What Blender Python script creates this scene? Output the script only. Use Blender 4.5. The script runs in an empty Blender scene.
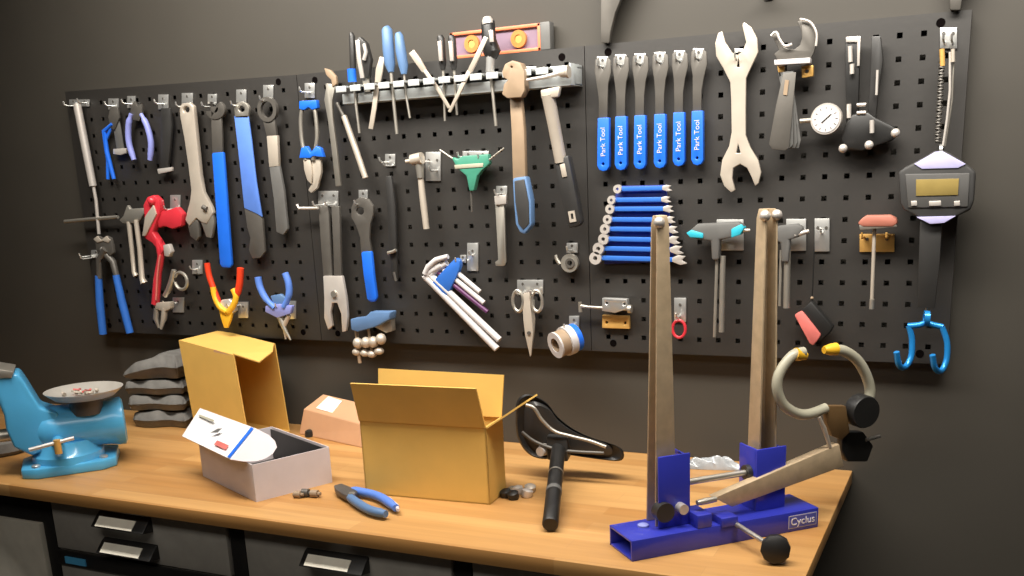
import bpy, bmesh, math, random
from mathutils import Vector as V, Matrix
random.seed(7)
sc = bpy.context.scene
C = sc.collection

# ------------------------------------------------------------------ camera
Z0 = 1.684                      # height of the pegboard's top hole row
U = 0.038                       # pegboard hole pitch
FPX, CX, CY = 977.6, 518.9, 432.9
CP = V((1.2209, -1.8783, Z0 - 0.1973))
yaw, pit, rol = 0.4480, -0.2603, -0.0440
fw = V((-math.sin(yaw)*math.cos(pit), math.cos(yaw)*math.cos(pit), math.sin(pit)))
rt = V((math.cos(yaw), math.sin(yaw), 0)); up = rt.cross(fw)
r2 = rt*math.cos(rol) + up*math.sin(rol); u2 = up*math.cos(rol) - rt*math.sin(rol)
cd = bpy.data.cameras.new('camera'); cam = bpy.data.objects.new('camera', cd); C.objects.link(cam)
cd.sensor_width = 36; cd.lens = FPX/1024*36
cd.shift_x = -(CX-512)/1024; cd.shift_y = (CY-288)/1024
cd.clip_start = 0.05; cd.clip_end = 60
cam.matrix_world = Matrix(((r2.x, u2.x, -fw.x, CP.x), (r2.y, u2.y, -fw.y, CP.y), (r2.z, u2.z, -fw.z, CP.z), (0, 0, 0, 1)))
sc.camera = cam
# ------------------------------------------------------------------ light
sc.view_settings.view_transform = 'Standard'; sc.view_settings.look = 'None'
sc.view_settings.gamma = 1; sc.view_settings.use_curve_mapping = False
sc.view_settings.exposure = 0.0
w = bpy.data.worlds.new('room_air'); sc.world = w; w.use_nodes = True
w.node_tree.nodes['Background'].inputs[0].default_value = (1, 0.95, 0.88, 1)
w.node_tree.nodes['Background'].inputs[1].default_value = 0.05
def lamp(name, loc, power, sx, sy, col=(1, 0.93, 0.82), aim=None, spread=180):
    d = bpy.data.lights.new(name, 'AREA'); d.shape = 'RECTANGLE'; d.size = sx; d.size_y = sy
    d.energy = power; d.color = col; d.spread = math.radians(spread)
    o = bpy.data.objects.new(name, d); C.objects.link(o); o.location = loc
    dr = V(aim)-V(loc) if aim else V((0, 0, -1))
    o.rotation_euler = dr.to_track_quat('-Z', 'Y').to_euler()
    return o
lamp('ceiling_track_lamp', (0.50, -0.66, 2.32), 40, 2.3, 0.24, (1, 0.945, 0.86), (0.50, -0.05, 1.50), 130)
lamp('ceiling_lamp', (0.5, -1.9, 2.38), 14, 1.8, 0.5, (1, 0.94, 0.85))

# ------------------------------------------------------------------ pixel rays
def ray(px, py):
    a = (px-CX)/FPX; b = -(py-CY)/FPX
    return r2*a + u2*b + fw
def onplane(px, py, p0, n):
    d = ray(px, py); t = (V(p0)-CP).dot(V(n))/d.dot(V(n)); return CP + d*t
def B(px, py, off=0.02): return onplane(px, py, (0, -off, 0), (0, 1, 0))
TZ = Z0 - 0.7837                # worktop surface
def T(px, py, h=0.0): return onplane(px, py, (0, 0, TZ+h), (0, 0, 1))
def proj(p):
    d = V(p)-CP; z = d.dot(fw); return CX+FPX*d.dot(r2)/z, CY-FPX*d.dot(u2)/z
def mpp(p): return (V(p)-CP).dot(fw)/FPX     # metres per pixel there

# ------------------------------------------------------------------ materials
def mat(name, col, rough=0.5, metal=0.0, var=0.08, scale=30.0, bump=0.0, coat=0.0, spec=0.5):
    m = bpy.data.materials.new(name); m.use_nodes = True
    nt = m.node_tree; b = nt.nodes['Principled BSDF']
    tc = nt.nodes.new('ShaderNodeTexCoord'); nz = nt.nodes.new('ShaderNodeTexNoise')
    nz.inputs['Scale'].default_value = scale; nz.inputs['Detail'].default_value = 4
    nt.links.new(tc.outputs['Object'], nz.inputs['Vector'])
    rp = nt.nodes.new('ShaderNodeValToRGB')
    c0 = [max(0, c*(1-var)) for c in col]; c1 = [min(1, c*(1+var)) for c in col]
    rp.color_ramp.elements[0].color = (*c0, 1); rp.color_ramp.elements[1].color = (*c1, 1)
    rp.color_ramp.elements[0].position = 0.3; rp.color_ramp.elements[1].position = 0.7
    nt.links.new(nz.outputs['Fac'], rp.inputs['Fac']); nt.links.new(rp.outputs['Color'], b.inputs['Base Color'])
    b.inputs['Roughness'].default_value = rough; b.inputs['Metallic'].default_value = metal
    b.inputs['Specular IOR Level'].default_value = spec
    if coat: b.inputs['Coat Weight'].default_value = coat
    if bump:
        bp = nt.nodes.new('ShaderNodeBump'); bp.inputs['Strength'].default_value = bump
        bp.inputs['Distance'].default_value = 0.002
        nt.links.new(nz.outputs['Fac'], bp.inputs['Height']); nt.links.new(bp.outputs['Normal'], b.inputs['Normal'])
    return m
K = dict(
 wall=mat('wall_paint', (0.047, 0.0415, 0.033), 0.6, 0, 0.05, 6, 0.05),
 ceil=mat('ceiling_paint', (0.55, 0.53, 0.5), 0.8),
 floor=mat('floor_vinyl', (0.12, 0.11, 0.1), 0.5),
 board=mat('black_powder_coat', (0.020, 0.0175, 0.015), 0.5, 0, 0.06, 120, 0.05, 0, 0.8),
 chrome=mat('zinc_plate', (0.72, 0.72, 0.70), 0.32, 0.80, 0.05),
 steel=mat('brushed_steel', (0.52, 0.49, 0.43), 0.40, 0.80, 0.08),
 bright=mat('satin_chrome', (0.70, 0.65, 0.60), 0.34, 0.5, 0.05),
 dsteel=mat('tool_grey_steel', (0.115, 0.106, 0.094), 0.45, 0.4, 0.08),
 black=mat('black_rubber', (0.012, 0.0115, 0.011), 0.45),
 dark=mat('dark_plastic', (0.026, 0.025, 0.024), 0.42),
 grey=mat('grey_plastic', (0.115, 0.113, 0.108), 0.5),
 blue=mat('tool_blue_vinyl', (0.03, 0.14, 0.52), 0.4, 0, 0.06),
 bblue=mat('vivid_blue_vinyl', (0.015, 0.14, 0.72), 0.38, 0, 0.05),
 mblue=mat('matt_blue_vinyl', (0.10, 0.22, 0.66), 0.5, 0, 0.06),
 lav=mat('lavender_vinyl', (0.24, 0.27, 0.62), 0.45, 0, 0.06),
 sblue=mat('steel_blue_grip', (0.10, 0.19, 0.36), 0.5, 0, 0.06),
 navy=mat('navy_plate', (0.012, 0.03, 0.26), 0.45, 0, 0.05),
 cobalt=mat('cobalt_enamel', (0.032, 0.042, 0.42), 0.32, 0, 0.05, 20, 0, 0.3),
 azure=mat('azure_enamel', (0.085, 0.40, 0.70), 0.28, 0, 0.05, 20, 0, 0.3),
 anod=mat('anodised_blue', (0.02, 0.25, 0.65), 0.25, 0.35),
 teal=mat('teal_rubber', (0.03, 0.42, 0.55), 0.45),
 green=mat('sea_green_plastic', (0.055, 0.25, 0.17), 0.4),
 red=mat('red_enamel', (0.55, 0.03, 0.045), 0.35),
 pink=mat('faded_red_plastic', (0.62, 0.16, 0.14), 0.45),
 orange=mat('orange_red_vinyl', (0.72, 0.05, 0.014), 0.4),
 dorange=mat('orange_frame', (0.75, 0.20, 0.09), 0.45),
 yellow=mat('yellow_vinyl', (0.85, 0.48, 0.03), 0.4),
 gold=mat('brass_plate', (0.72, 0.42, 0.12), 0.4, 0.35),
 tan=mat('tan_handle', (0.30, 0.215, 0.14), 0.5),
 cream=mat('cream_steel', (0.52, 0.46, 0.385), 0.42, 0.35, 0.05),
 white=mat('white_print', (0.55, 0.53, 0.53), 0.5),
 hose=mat('grey_tube', (0.40, 0.38, 0.29), 0.4),
 kraft=mat('kraft_card', (0.68, 0.42, 0.10), 0.75, 0, 0.05, 14),
 kraftd=mat('kraft_card_inside', (0.40, 0.24, 0.09), 0.8, 0, 0.05, 14),
 kraftp=mat('pale_kraft', (0.55, 0.31, 0.17), 0.75, 0, 0.06, 14),
 lilac=mat('white_card', (0.66, 0.60, 0.62), 0.6, 0, 0.03),
 cloth=mat('grey_fleece', (0.150, 0.143, 0.132), 0.95, 0, 0.2, 40, 0.5),
 lcd=mat('lcd_glass', (0.27, 0.20, 0.065), 0.25),
 cab=mat('cabinet_grey', (0.34, 0.32, 0.285), 0.5),
 label=mat('paper_label', (0.95, 0.89, 0.76), 0.6),
 brown=mat('amber_brown', (0.13, 0.075, 0.03), 0.4), case=mat('scale_housing', (0.045, 0.044, 0.043), 0.4), lilacb=mat('pale_lilac_trim', (0.52, 0.50, 0.80), 0.35),
 levelb=mat('level_web', (0.22, 0.15, 0.20), 0.4), ringo=mat('amber_ring', (0.50, 0.20, 0.05), 0.4),
 panel=mat('pale_grey_panel', (0.50, 0.47, 0.40), 0.4),
 zincw=mat('pale_zinc', (0.52, 0.55, 0.55), 0.4, 0.2, 0.05),
 face=mat('scale_face', (0.085, 0.083, 0.08), 0.4), tray=mat('tray_steel', (0.52, 0.49, 0.44), 0.36, 0.3), cardw=mat('white_card_print', (0.80, 0.78, 0.79), 0.55, 0, 0.03), plate=mat('blue_label', (0.10, 0.11, 0.42), 0.4),
 hole=mat('dark_hole', (0.004, 0.003, 0.003), 1.0, 0, 0.05, 30, 0, 0, 0.0),
 plum=mat('plum_steel', (0.10, 0.025, 0.10), 0.4),
 salmon=mat('salmon_plastic', (0.42, 0.15, 0.105), 0.45),
 film=mat('clear_bag_film', (0.34, 0.36, 0.38), 0.2, 0, 0.3, 25, 0.8),
)
def wood():
    m = bpy.data.materials.new('butcher_block'); m.use_nodes = True
    nt = m.node_tree; b = nt.nodes['Principled BSDF']; L = nt.links.new
    tc = nt.nodes.new('ShaderNodeTexCoord')
    br = nt.nodes.new('ShaderNodeTexBrick'); br.inputs['Scale'].default_value = 1
    br.inputs['Brick Width'].default_value = 0.62; br.inputs['Row Height'].default_value = 0.042
    br.inputs['Mortar Size'].default_value = 0.0004; br.offset = 0.37; br.inputs['Bias'].default_value = 0
    br.inputs['Color1'].default_value = (0.58, 0.325, 0.118, 1); br.inputs['Color2'].default_value = (0.455, 0.225, 0.068, 1)
    br.inputs['Mortar'].default_value = (0.46, 0.25, 0.09, 1)
    L(tc.outputs['Object'], br.inputs['Vector'])
    mp = nt.nodes.new('ShaderNodeMapping'); mp.inputs['Scale'].default_value = (2.5, 40, 40)
    L(tc.outputs['Object'], mp.inputs['Vector'])
    nz = nt.nodes.new('ShaderNodeTexNoise'); nz.inputs['Scale'].default_value = 1.5; nz.inputs['Detail'].default_value = 5
    L(mp.outputs['Vector'], nz.inputs['Vector'])
    mx = nt.nodes.new('ShaderNodeMixRGB'); mx.blend_type = 'MULTIPLY'; mx.inputs['Fac'].default_value = 0.35
    rp = nt.nodes.new('ShaderNodeValToRGB'); rp.color_ramp.elements[0].color = (0.55, 0.5, 0.45, 1)
    rp.color_ramp.elements[0].position = 0.3; rp.color_ramp.elements[1].position = 0.65
    L(nz.outputs['Fac'], rp.inputs['Fac']); L(br.outputs['Color'], mx.inputs['Color1']); L(rp.outputs['Color'], mx.inputs['Color2'])
    L(mx.outputs['Color'], b.inputs['Base Color']); b.inputs['Roughness'].default_value = 0.42
    return m
K['wood'] = wood()

# ------------------------------------------------------------------ mesh builder
class M:
    def __init__(s): s.bm = bmesh.new()
    def _fix(s, geom): pass
    def plate(s, outer, y0, y1, holes=()):
        """outline of (x,z) points, solid between depths y0 (front) and y1 (back)"""
        t = bmesh.new(); es = []
        for lp in (outer, *holes):
            vs = [t.verts.new((p[0], y0, p[1])) for p in lp]
            es += [t.edges.new((vs[i], vs[(i+1) % len(vs)])) for i in range(len(vs))]
        bmesh.ops.triangle_fill(t, use_beauty=True, use_dissolve=False, edges=es)
        if not holes: bmesh.ops.dissolve_faces(t, faces=t.faces[:])
        r = bmesh.ops.extrude_face_region(t, geom=t.faces[:])
        for v in r['geom']:
            if isinstance(v, bmesh.types.BMVert): v.co.y = y1
        s._merge(t); return s
    def prism(s, outer3, vec):
        """3D outline (planar) swept along vec"""
        t = bmesh.new(); vs = [t.verts.new(p) for p in outer3]; f = t.faces.new(vs)
        r = bmesh.ops.extrude_face_region(t, geom=[f])
        for v in r['geom']:
            if isinstance(v, bmesh.types.BMVert): v.co += V(vec)
        s._merge(t); return s
    def _merge(s, t):
        bmesh.ops.recalc_face_normals(t, faces=t.faces[:])
        me = bpy.data.meshes.new('tmp'); t.to_mesh(me); t.free(); s.bm.from_mesh(me); bpy.data.meshes.remove(me)
    def tube(s, pts, rad, seg=10, cap=True, closed=False):
        pts = [V(p) for p in pts]; n = len(pts)
        rad = list(rad) if isinstance(rad, (list, tuple)) else [rad]*n
        t = bmesh.new(); rings = []; prev = None
        for i, p in enumerate(pts):
            if closed: d = pts[(i+1) % n]-pts[i-1]
            else: d = pts[min(i+1, n-1)]-pts[max(i-1, 0)]
            d.normalize()
            if prev is None:
                a = d.orthogonal().normalized()
            else:
                a = (prev - d*prev.dot(d))
                a = a.normalized() if a.length > 1e-6 else d.orthogonal().normalized()
            prev = a; b = d.cross(a)
            rings.append([t.verts.new(p+(a*math.cos(2*math.pi*k/seg)+b*math.sin(2*math.pi*k/seg))*rad[i]) for k in range(seg)])
        m = n if closed else n-1
        for i in range(m):
            A, Bq = rings[i], rings[(i+1) % n]
            for k in range(seg): t.faces.new((A[k], A[(k+1) % seg], Bq[(k+1) % seg], Bq[k]))
        if cap and not closed: t.faces.new(rings[0]); t.faces.new(rings[-1][::-1])
        s._merge(t); return s
    def lathe(s, prof, org, axis, seg=24, close=False):
        """profile [(radius, height along axis)]"""
        axis = V(axis).normalized(); a = axis.orthogonal().normalized(); b = axis.cross(a); org = V(org)
        t = bmesh.new(); rings = []
        for r, h in prof:
            r = max(r, 1e-5)
            rings.append([t.verts.new(org+axis*h+(a*math.cos(2*math.pi*k/seg)+b*math.sin(2*math.pi*k/seg))*r) for k in range(seg)])
        n = len(rings)
        for i in range(n if close else n-1):
            A, Bq = rings[i], rings[(i+1) % n]
            for k in range(seg): t.faces.new((A[k], A[(k+1) % seg], Bq[(k+1) % seg], Bq[k]))
        if not close: t.faces.new(rings[0]); t.faces.new(rings[-1][::-1])
        bmesh.ops.remove_doubles(t, verts=t.verts[:], dist=1e-5)
        s._merge(t); return s
    def ring(s, c, axis, ro, ri, th, seg=24):
        return s.lathe([(ro, -th/2), (ro, th/2), (ri, th/2), (ri, -th/2)], c, axis, seg, True)
    def disc(s, c, axis, r, th, seg=24): return s.lathe([(r, -th/2), (r, th/2)], c, axis, seg)
    def box(s, c, e1, e2, e3):
        """centre and three half-extent vectors"""
        c, e1, e2, e3 = V(c), V(e1), V(e2), V(e3)
        s.prism([c-e1-e2-e3, c+e1-e2-e3, c+e1+e2-e3, c-e1+e2-e3], e3*2); return s
    def abox(s, x0, x1, y0, y1, z0, z1):
        return s.box(((x0+x1)/2, (y0+y1)/2, (z0+z1)/2), ((x1-x0)/2, 0, 0), (0, (y1-y0)/2, 0), (0, 0, (z1-z0)/2))
    def ball(s, c, r, sc3=(1, 1, 1)):
        t = bmesh.new(); bmesh.ops.create_uvsphere(t, u_segments=16, v_segments=10, radius=r)
        for v in t.verts: v.co = V((v.co.x*sc3[0], v.co.y*sc3[1], v.co.z*sc3[2])) + V(c)
        s._merge(t); return s
    def build(s, name, m, parent=None, bevel=0.0, smooth=True, seg=2):
        off = V(parent.get('_o', (0, 0, 0))) if parent else None
        me = bpy.data.meshes.new(name)
        if off is None:
            xs = [v.co for v in s.bm.verts]
            off = V(((min(v.x for v in xs)+max(v.x for v in xs))/2, (min(v.y for v in xs)+max(v.y for v in xs))/2, min(v.z for v in xs)))
        for v in s.bm.verts: v.co -= off
        s.bm.to_mesh(me); s.bm.free()
        o = bpy.data.objects.new(name, me); C.objects.link(o)
        for x in (m if isinstance(m, (list, tuple)) else [m]): me.materials.append(K[x] if isinstance(x, str) else x)
        if parent: o.parent = parent
        else: o.location = off
        o['_o'] = tuple(off)
        if smooth:
            for p in me.polygons: p.use_smooth = True
        if bevel:
            b = o.modifiers.new('edge', 'BEVEL'); b.width = bevel; b.segments = seg; b.limit_method = 'ANGLE'; b.angle_limit = 0.7
        if smooth:
            e = o.modifiers.new('split', 'EDGE_SPLIT'); e.split_angle = 0.7
        return o
def tag(o, label=None, cat=None, group=None, kind=None):
    if label: o['label'] = label
    if cat: o['category'] = cat
    if group: o['group'] = group
    if kind: o['kind'] = kind
    return o
def thing(name, label, cat, loc, group=None):
    o = bpy.data.objects.new(name, None); o.empty_display_size = 0.03; C.objects.link(o); o.location = loc; o['_o'] = tuple(loc)
    return tag(o, label, cat, group)
def outl(pts, off): return [(p.x, p.z) for p in (B(x, y, off) for x, y in pts)]
def arc(cx, cy, r, a0, a1, n=10): return [(cx+r*math.cos(math.radians(a0+(a1-a0)*i/n)), cy+r*math.sin(math.radians(a0+(a1-a0)*i/n))) for i in range(n+1)]
def plateB(m, pts, off, th=0.006, holes=()):
    return m.plate(outl(pts, off), -off, -off+th, [outl(h, off) for h in holes])
def tubeB(m, pts, wpx, off, seg=10):
    """pts (px,py[,off]); wpx pixel width(s)"""
    P = [B(p[0], p[1], p[2] if len(p) > 2 else off) for p in pts]
    W = wpx if isinstance(wpx, (list, tuple)) else [wpx]*len(P)
    return m.tube(P, [x*mpp(p)/2 for x, p in zip(W, P)], seg)
def strip(pts, ws):
    """pixel outline of a bar along pts with widths ws"""
    L, R = [], []
    for i, p in enumerate(pts):
        a = pts[max(i-1, 0)]; b = pts[min(i+1, len(pts)-1)]
        dx, dy = b[0]-a[0], b[1]-a[1]; l = math.hypot(dx, dy); nx, ny = -dy/l, dx/l
        h = (ws[i] if isinstance(ws, (list, tuple)) else ws)/2
        L.append((p[0]+nx*h, p[1]+ny*h)); R.append((p[0]-nx*h, p[1]-ny*h))
    return L + R[::-1]
def bez(pts, n=8):
    """Catmull-Rom through 2D/3D points"""
    out = []; P = [V(p) for p in pts]
    for i in range(len(P)-1):
        p0 = P[max(i-1, 0)]; p1 = P[i]; p2 = P[i+1]; p3 = P[min(i+2, len(P)-1)]
        for k in range(n):
            t = k/n
            out.append(0.5*((2*p1)+(p2-p0)*t+(2*p0-5*p1+4*p2-p3)*t*t+(3*p1-p0-3*p2+p3)*t**3))
    out.append(P[-1]); return [tuple(p) for p in out]
def text(body, name, c, ex, ey, size, m, parent, th=0.0004):
    cu = bpy.data.curves.new(name, 'FONT'); cu.body = body; cu.size = size; cu.align_x = 'CENTER'; cu.align_y = 'CENTER'; cu.extrude = th
    t = bpy.data.objects.new('tmp_text', cu); C.objects.link(t)
    me = bpy.data.meshes.new_from_object(t.evaluated_get(bpy.context.evaluated_depsgraph_get()))
    bpy.data.objects.remove(t); bpy.data.curves.remove(cu)
    ex = V(ex).normalized(); ey = V(ey).normalized(); ez = ex.cross(ey); off = V(parent['_o'])
    for v in me.vertices: v.co = ex*v.co.x + ey*v.co.y + ez*v.co.z + V(c) - off
    o = bpy.data.objects.new(name, me); C.objects.link(o); o.parent = parent; o['_o'] = tuple(off); me.materials.append(K[m]); return o

# ------------------------------------------------------------------ the room
WY = 0.03
def st(name, m, mm, bevel=0): return tag(m.build(name, mm, None, bevel, False), kind='structure')
X0, X1, Y0, CZ = -2.6, 2.6, -4.2, 2.42
st('wall_back', M().abox(X0-.1, X1+.1, WY, WY+.1, 0, CZ), 'wall')
st('wall_left', M().abox(X0-.1, X0, Y0, WY, 0, CZ), 'wall')
st('wall_right', M().abox(X1, X1+.1, Y0, WY, 0, CZ), 'wall')
st('wall_front', M().abox(X0-.1, X1+.1, Y0-.1, Y0, 0, CZ), 'wall')
st('floor', M().abox(X0-.1, X1+.1, Y0-.1, WY+.1, -.1, 0), 'floor')
st('ceiling', M().abox(X0-.1, X1+.1, Y0-.1, WY+.1, CZ, CZ+.1), 'ceil')

# ------------------------------------------------------------------ pegboard
def pegpanel(cor, label, fx, fz, mounts):
    """cor: TL,TR,BR,BL in hole units; fx, fz hole positions as fractions"""
    hw = 0.0046
    TL, TR, BR, BL = [V((u*U, 0, Z0-r*U)) for u, r in cor]
    def P(a, b): return TL.lerp(TR, a).lerp(BL.lerp(BR, a), b)
    W = (TR-TL).length; H = (BL-TL).length
    xs = [0.0]+[q for f in fx for q in (f-hw/W, f+hw/W)]+[1.0]
    zs = [0.0]+[q for f in fz for q in (f-hw/H, f+hw/H)]+[1.0]
    bm = bmesh.new(); fr = [[bm.verts.new(P(a, b)) for b in zs] for a in xs]; bk = [[bm.verts.new(P(a, b)+V((0, .002, 0))) for b in zs] for a in xs]
    nx, nz = len(xs)-1, len(zs)-1
    hole = lambda i, j: 0 <= i < nx and 0 <= j < nz and i % 2 == 1 and j % 2 == 1
    for i in range(nx):
        for j in range(nz):
            if hole(i, j):
                for (a, b), (c, d) in (((i, j), (i+1, j)), ((i+1, j), (i+1, j+1)), ((i+1, j+1), (i, j+1)), ((i, j+1), (i, j))):
                    bm.faces.new((fr[a][b], fr[c][d], bk[c][d], bk[a][b]))
            else:
                bm.faces.new((fr[i][j], fr[i+1][j], fr[i+1][j+1], fr[i][j+1]))
                bm.faces.new((bk[i][j], bk[i][j+1], bk[i+1][j+1], bk[i+1][j]))
    # returned flanges to the wall
    loop = [(i, 0) for i in range(nx+1)]+[(nx, j) for j in range(1, nz+1)]+[(i, nz) for i in range(nx-1, -1, -1)]+[(0, j) for j in range(nz-1, 0, -1)]
    wl = [bm.verts.new(fr[i][j].co+V((0, WY, 0))) for i, j in loop]
    for k in range(len(loop)):
        i, j = loop[k]; a, b = loop[(k+1) % len(loop)]
        bm.faces.new((fr[i][j], fr[a][b], wl[(k+1) % len(loop)], wl[k]))
    bmesh.ops.recalc_face_normals(bm, faces=bm.faces[:])
    m = M(); m.bm.free(); m.bm = bm
    t = thing('pegboard', label, 'pegboard', P(.5, 1)+V((0, WY/2, 0)))
    m.build('perforated_sheet', 'board', t, 0, False)
    for a, b in mounts:
        p = P(a, b); M().lathe([(.0072, 0.0), (.0072, -.0008), (.0030, -.0004), (0.0, -.0004)], p, (0, 1, 0), 16).build('mount_hole_disc', 'hole', t)  # flush near-black disc, painting the shade inside a mounting hole
rows = [(i+.8)/15.6 for i in range(15)]
pegpanel([(-23.9, -1.25), (-5.02, -.85), (-5.02, 14.8), (-24.1, 14.8)], 'left black steel pegboard panel behind the pliers and adjustable wrench', [(i*1.055+1.0)/18.9 for i in range(17)], rows, [(.055, .05), (.93, .02), (.93, .97), (.055, .97)])
pegpanel([(-4.98, -.85), (12.98, -.84), (12.98, 14.8), (-4.98, 14.8)], 'middle black steel pegboard panel behind the screwdriver rail and scissors', [(i+.98)/17.96 for i in range(17)], rows, [(.07, .025), (.932, .027), (.07, .97), (.932, .97)])
pegpanel([(13.02, -.84), (30.87, -.74), (30.87, 14.78), (13.02, 14.8)], 'right black steel pegboard panel behind the cone wrenches and hanging scale', [(i+.98)/17.85 for i in range(17)], rows, [(.07, .025), (.932, .027), (.07, .97), (.932, .97)])
# ------------------------------------------------------------------ hooks
def hook(px, py, what, off=0.03, w=11, h=14, prongs=((0, 2),), m='chrome', lip=1):
    """steel plate on the board with prongs reaching out by off; px,py = plate centre"""
    c = B(px, py, 0.004)
    t = thing('pegboard_hook', what, 'hook', (c.x, -0.004, c.z), 'steel hooks on the pegboard')
    P = M(); pl = [(px-w/2, py-h/2), (px+w/2, py-h/2), (px+w/2, py+h/2), (px-w/2, py+h/2)]
    P.plate(outl(pl, .004), -.004, -.0005); P.build('plate', m, t, .0008)
    for sx in ((0,) if w < 15 else (-w*.28, w*.28)):
        q = B(px+sx, py-h*.22, .0042); M().disc(q, (0, 1, 0), .0028, .0016, 12).build('screw', 'dsteel', t)
    for dx, dy in prongs:
        q = B(px+dx, py+dy, .004)
        pts = [q, q+V((0, -off+.004, 0)), q+V((0, -off-.002, .003))]
        if lip: pts.append(q+V((0, -off-.004, .010)))
        M().tube(pts, .0019, 8).build('prong', m, t)
    return t
def tool(name, label, cat, px, py, off=0.02, group=None):
    return thing(name, label, cat, B(px, py, off), group)
# ---- T-handle hex key (far left)
t = tool('t_handle_key', 'long silver T-handle key hanging at the far left pegboard edge', 'hex key', 95, 220)
tubeB(M(), [(77, 104), (85, 145), (93, 186)], [8, 8, 7.5], .022).build('sleeve', 'bright', t)
tubeB(M(), [(93, 184), (96, 200), (99, 234)], 3.4, .022).build('shaft', 'bright', t)
tubeB(M(), [(65, 221.5), (92, 219), (118, 217)], 3.6, .022).build('crossbar', 'steel', t)
M().disc(B(77, 104, .022), (0, 0, 1), .009, .008).build('end_cap', 'chrome', t)
hook(79, 103, 'bent steel hook holding the long silver T-handle key', .022, 20, 7, ((-7, 3), (7, 0)))
# ---- blue handled snips
t = tool('wire_snips', 'small snips with thin blue handles beside the silver T-handle key', 'pliers', 108, 150)
plateB(M(), [(110, 107), (117, 107), (119, 118), (114, 130), (110, 128), (108, 117)], .018, .006).build('jaw', 'dsteel', t, .001)
tubeB(M(), [(112, 124), (104, 131), (107, 152), (114, 179)], [3, 4.5, 4.8, 4], .018).build('handle', 'bblue', t)
tubeB(M(), [(113, 124), (105, 142), (108, 160), (108, 179)], [3, 3.6, 4, 3.6], .014).build('handle', 'bblue', t)
hook(113, 104, 'square steel plate hook above the blue snips', .022, 10, 11)
t = tool('cone_wrench', 'short grey wrench with silver end hung between blue snips and lavender pliers', 'wrench', 119, 140)
plateB(M(), strip([(114, 112), (117, 130), (120, 149)], [6, 7, 7]), .014, .004).build('shank', 'grey', t, .001)
plateB(M(), [(113, 149), (126, 148), (126, 153), (120, 155), (113, 154)], .016, .006).build('silver_end', 'bright', t, .001)
# ---- lavender pliers
t = tool('small_pliers', 'small pliers with curved lavender handles near the top left corner', 'pliers', 138, 130)
plateB(M(), [(131, 106), (134, 101), (137, 106), (141, 104), (142, 113), (139, 121), (133, 120), (130, 113)], .02, .007).build('jaw', 'dsteel', t, .001)
tubeB(M(), bez([(131, 114), (128.5, 126), (129, 143), (134, 160)], 5), [4]*3+[6]*11+[5]*2, .022).build('handle', 'lav', t)
tubeB(M(), bez([(141, 114), (147, 126), (151, 143), (150, 160)], 5), [4]*3+[6]*11+[5]*2, .022).build('handle', 'lav', t)
hook(131, 102, 'steel plate hook above the lavender pliers', .025, 8, 12)
# ---- dark tool
t = tool('spoke_tool', 'dark slim hanging tool with silver end beside the lavender pliers', 'bicycle tool', 165, 140)
plateB(M(), strip([(165, 108), (166, 125), (165, 150), (164, 168)], [9, 11, 9, 7]), .018, .008).build('body', 'dark', t, .0015)
plateB(M(), [(157, 169), (172, 167), (172, 171), (165, 172.5), (158, 174)], .02, .006).build('silver_end', 'bright', t, .001)
hook(163, 102, 'tall steel plate hook above the dark slim tool', .024, 10, 15)
# ---- big adjustable wrench
t = tool('adjustable_wrench', 'big silver adjustable wrench hanging jaws down at the upper left', 'wrench', 195, 170)
plateB(M(), [(179, 107), (182, 103.5), (189, 102.5), (193, 106), (194, 115), (197, 145), (200, 175), (203, 192), (211, 207), (213, 213), (206, 224), (201, 222), (196, 218), (189, 226), (185, 220), (190, 200), (191, 190), (188, 165), (184, 138), (180, 117)],
       .028, .012, [arc(186, 109.5, 3.4, 0, 330, 9)]).build('handle', 'cream', t, .002)
plateB(M(), [(187, 222), (195, 218), (198, 222), (199, 237), (196, 241), (190, 236)], .026, .010).build('fixed_jaw', 'dsteel', t, .0015)
plateB(M(), [(200, 221), (212, 213), (214, 222), (211, 238), (206, 237), (203, 228)], .026, .010).build('sliding_jaw', 'steel', t, .0015)
p = B(205, 208, .03); M().disc(p, (1, 0, -.5), .006, .013, 14).build('knurl', 'dsteel', t)
hook(187, 99, 'steel plate hook holding the big silver adjustable wrench', .032, 11, 12, ((0, 8),))
# ---- ring headed tool, bright blue grip
t = tool('freewheel_wrench', 'grey round-headed wrench with long bright blue grip', 'wrench', 220, 180)
plateB(M(), arc(215, 110, 9.5, -60, 240, 18)+[(211.5, 121), (211, 118)], .024, .009, [arc(214, 109, 4, 0, 330, 9)]).build('head', 'dsteel', t, .0015)
plateB(M(), [(211, 117), (221, 117), (222, 135), (222.5, 156), (212.5, 156), (211.5, 135)], .022, .006).build('shank', 'dsteel', t, .001)
plateB(M(), [(211.5, 153), (223, 152), (227, 205), (231.5, 265), (229.5, 268), (222, 268), (219.5, 264)], .026, .009).build('grip', 'bblue', t, .003)
hook(212, 99, 'steel plate hook above the wrench with long bright blue grip', .03, 9, 10, ((0, 8),))
# ---- flat blue tool
t = tool('lockring_wrench', 'flat mid-blue wrench with black lower handle, second blue one from the left', 'wrench', 248, 180)
plateB(M(), arc(241.5, 109, 7.5, 20, -200, 10)+[(235, 118), (248, 118)], .024, .007, [arc(241.5, 109, 3.2, 0, 330, 8)]).build('ring_head', 'steel', t, .001)
plateB(M(), [(234, 116), (248, 115), (251.5, 140), (256, 180), (262, 217), (257, 214), (244, 208), (239, 160)], .024, .004).build('flat_body', 'mblue', t, .0015)
plateB(M(), [(244, 207), (257, 213), (262, 219), (264.5, 252), (260, 258), (252, 258.5), (248.5, 250), (250, 238), (247, 228)], .022, .009).build('handle', 'dsteel', t, .002)
hook(241, 96, 'steel plate hook holding the flat mid-blue wrench', .03, 10, 13, ((0, 10),))
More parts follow.
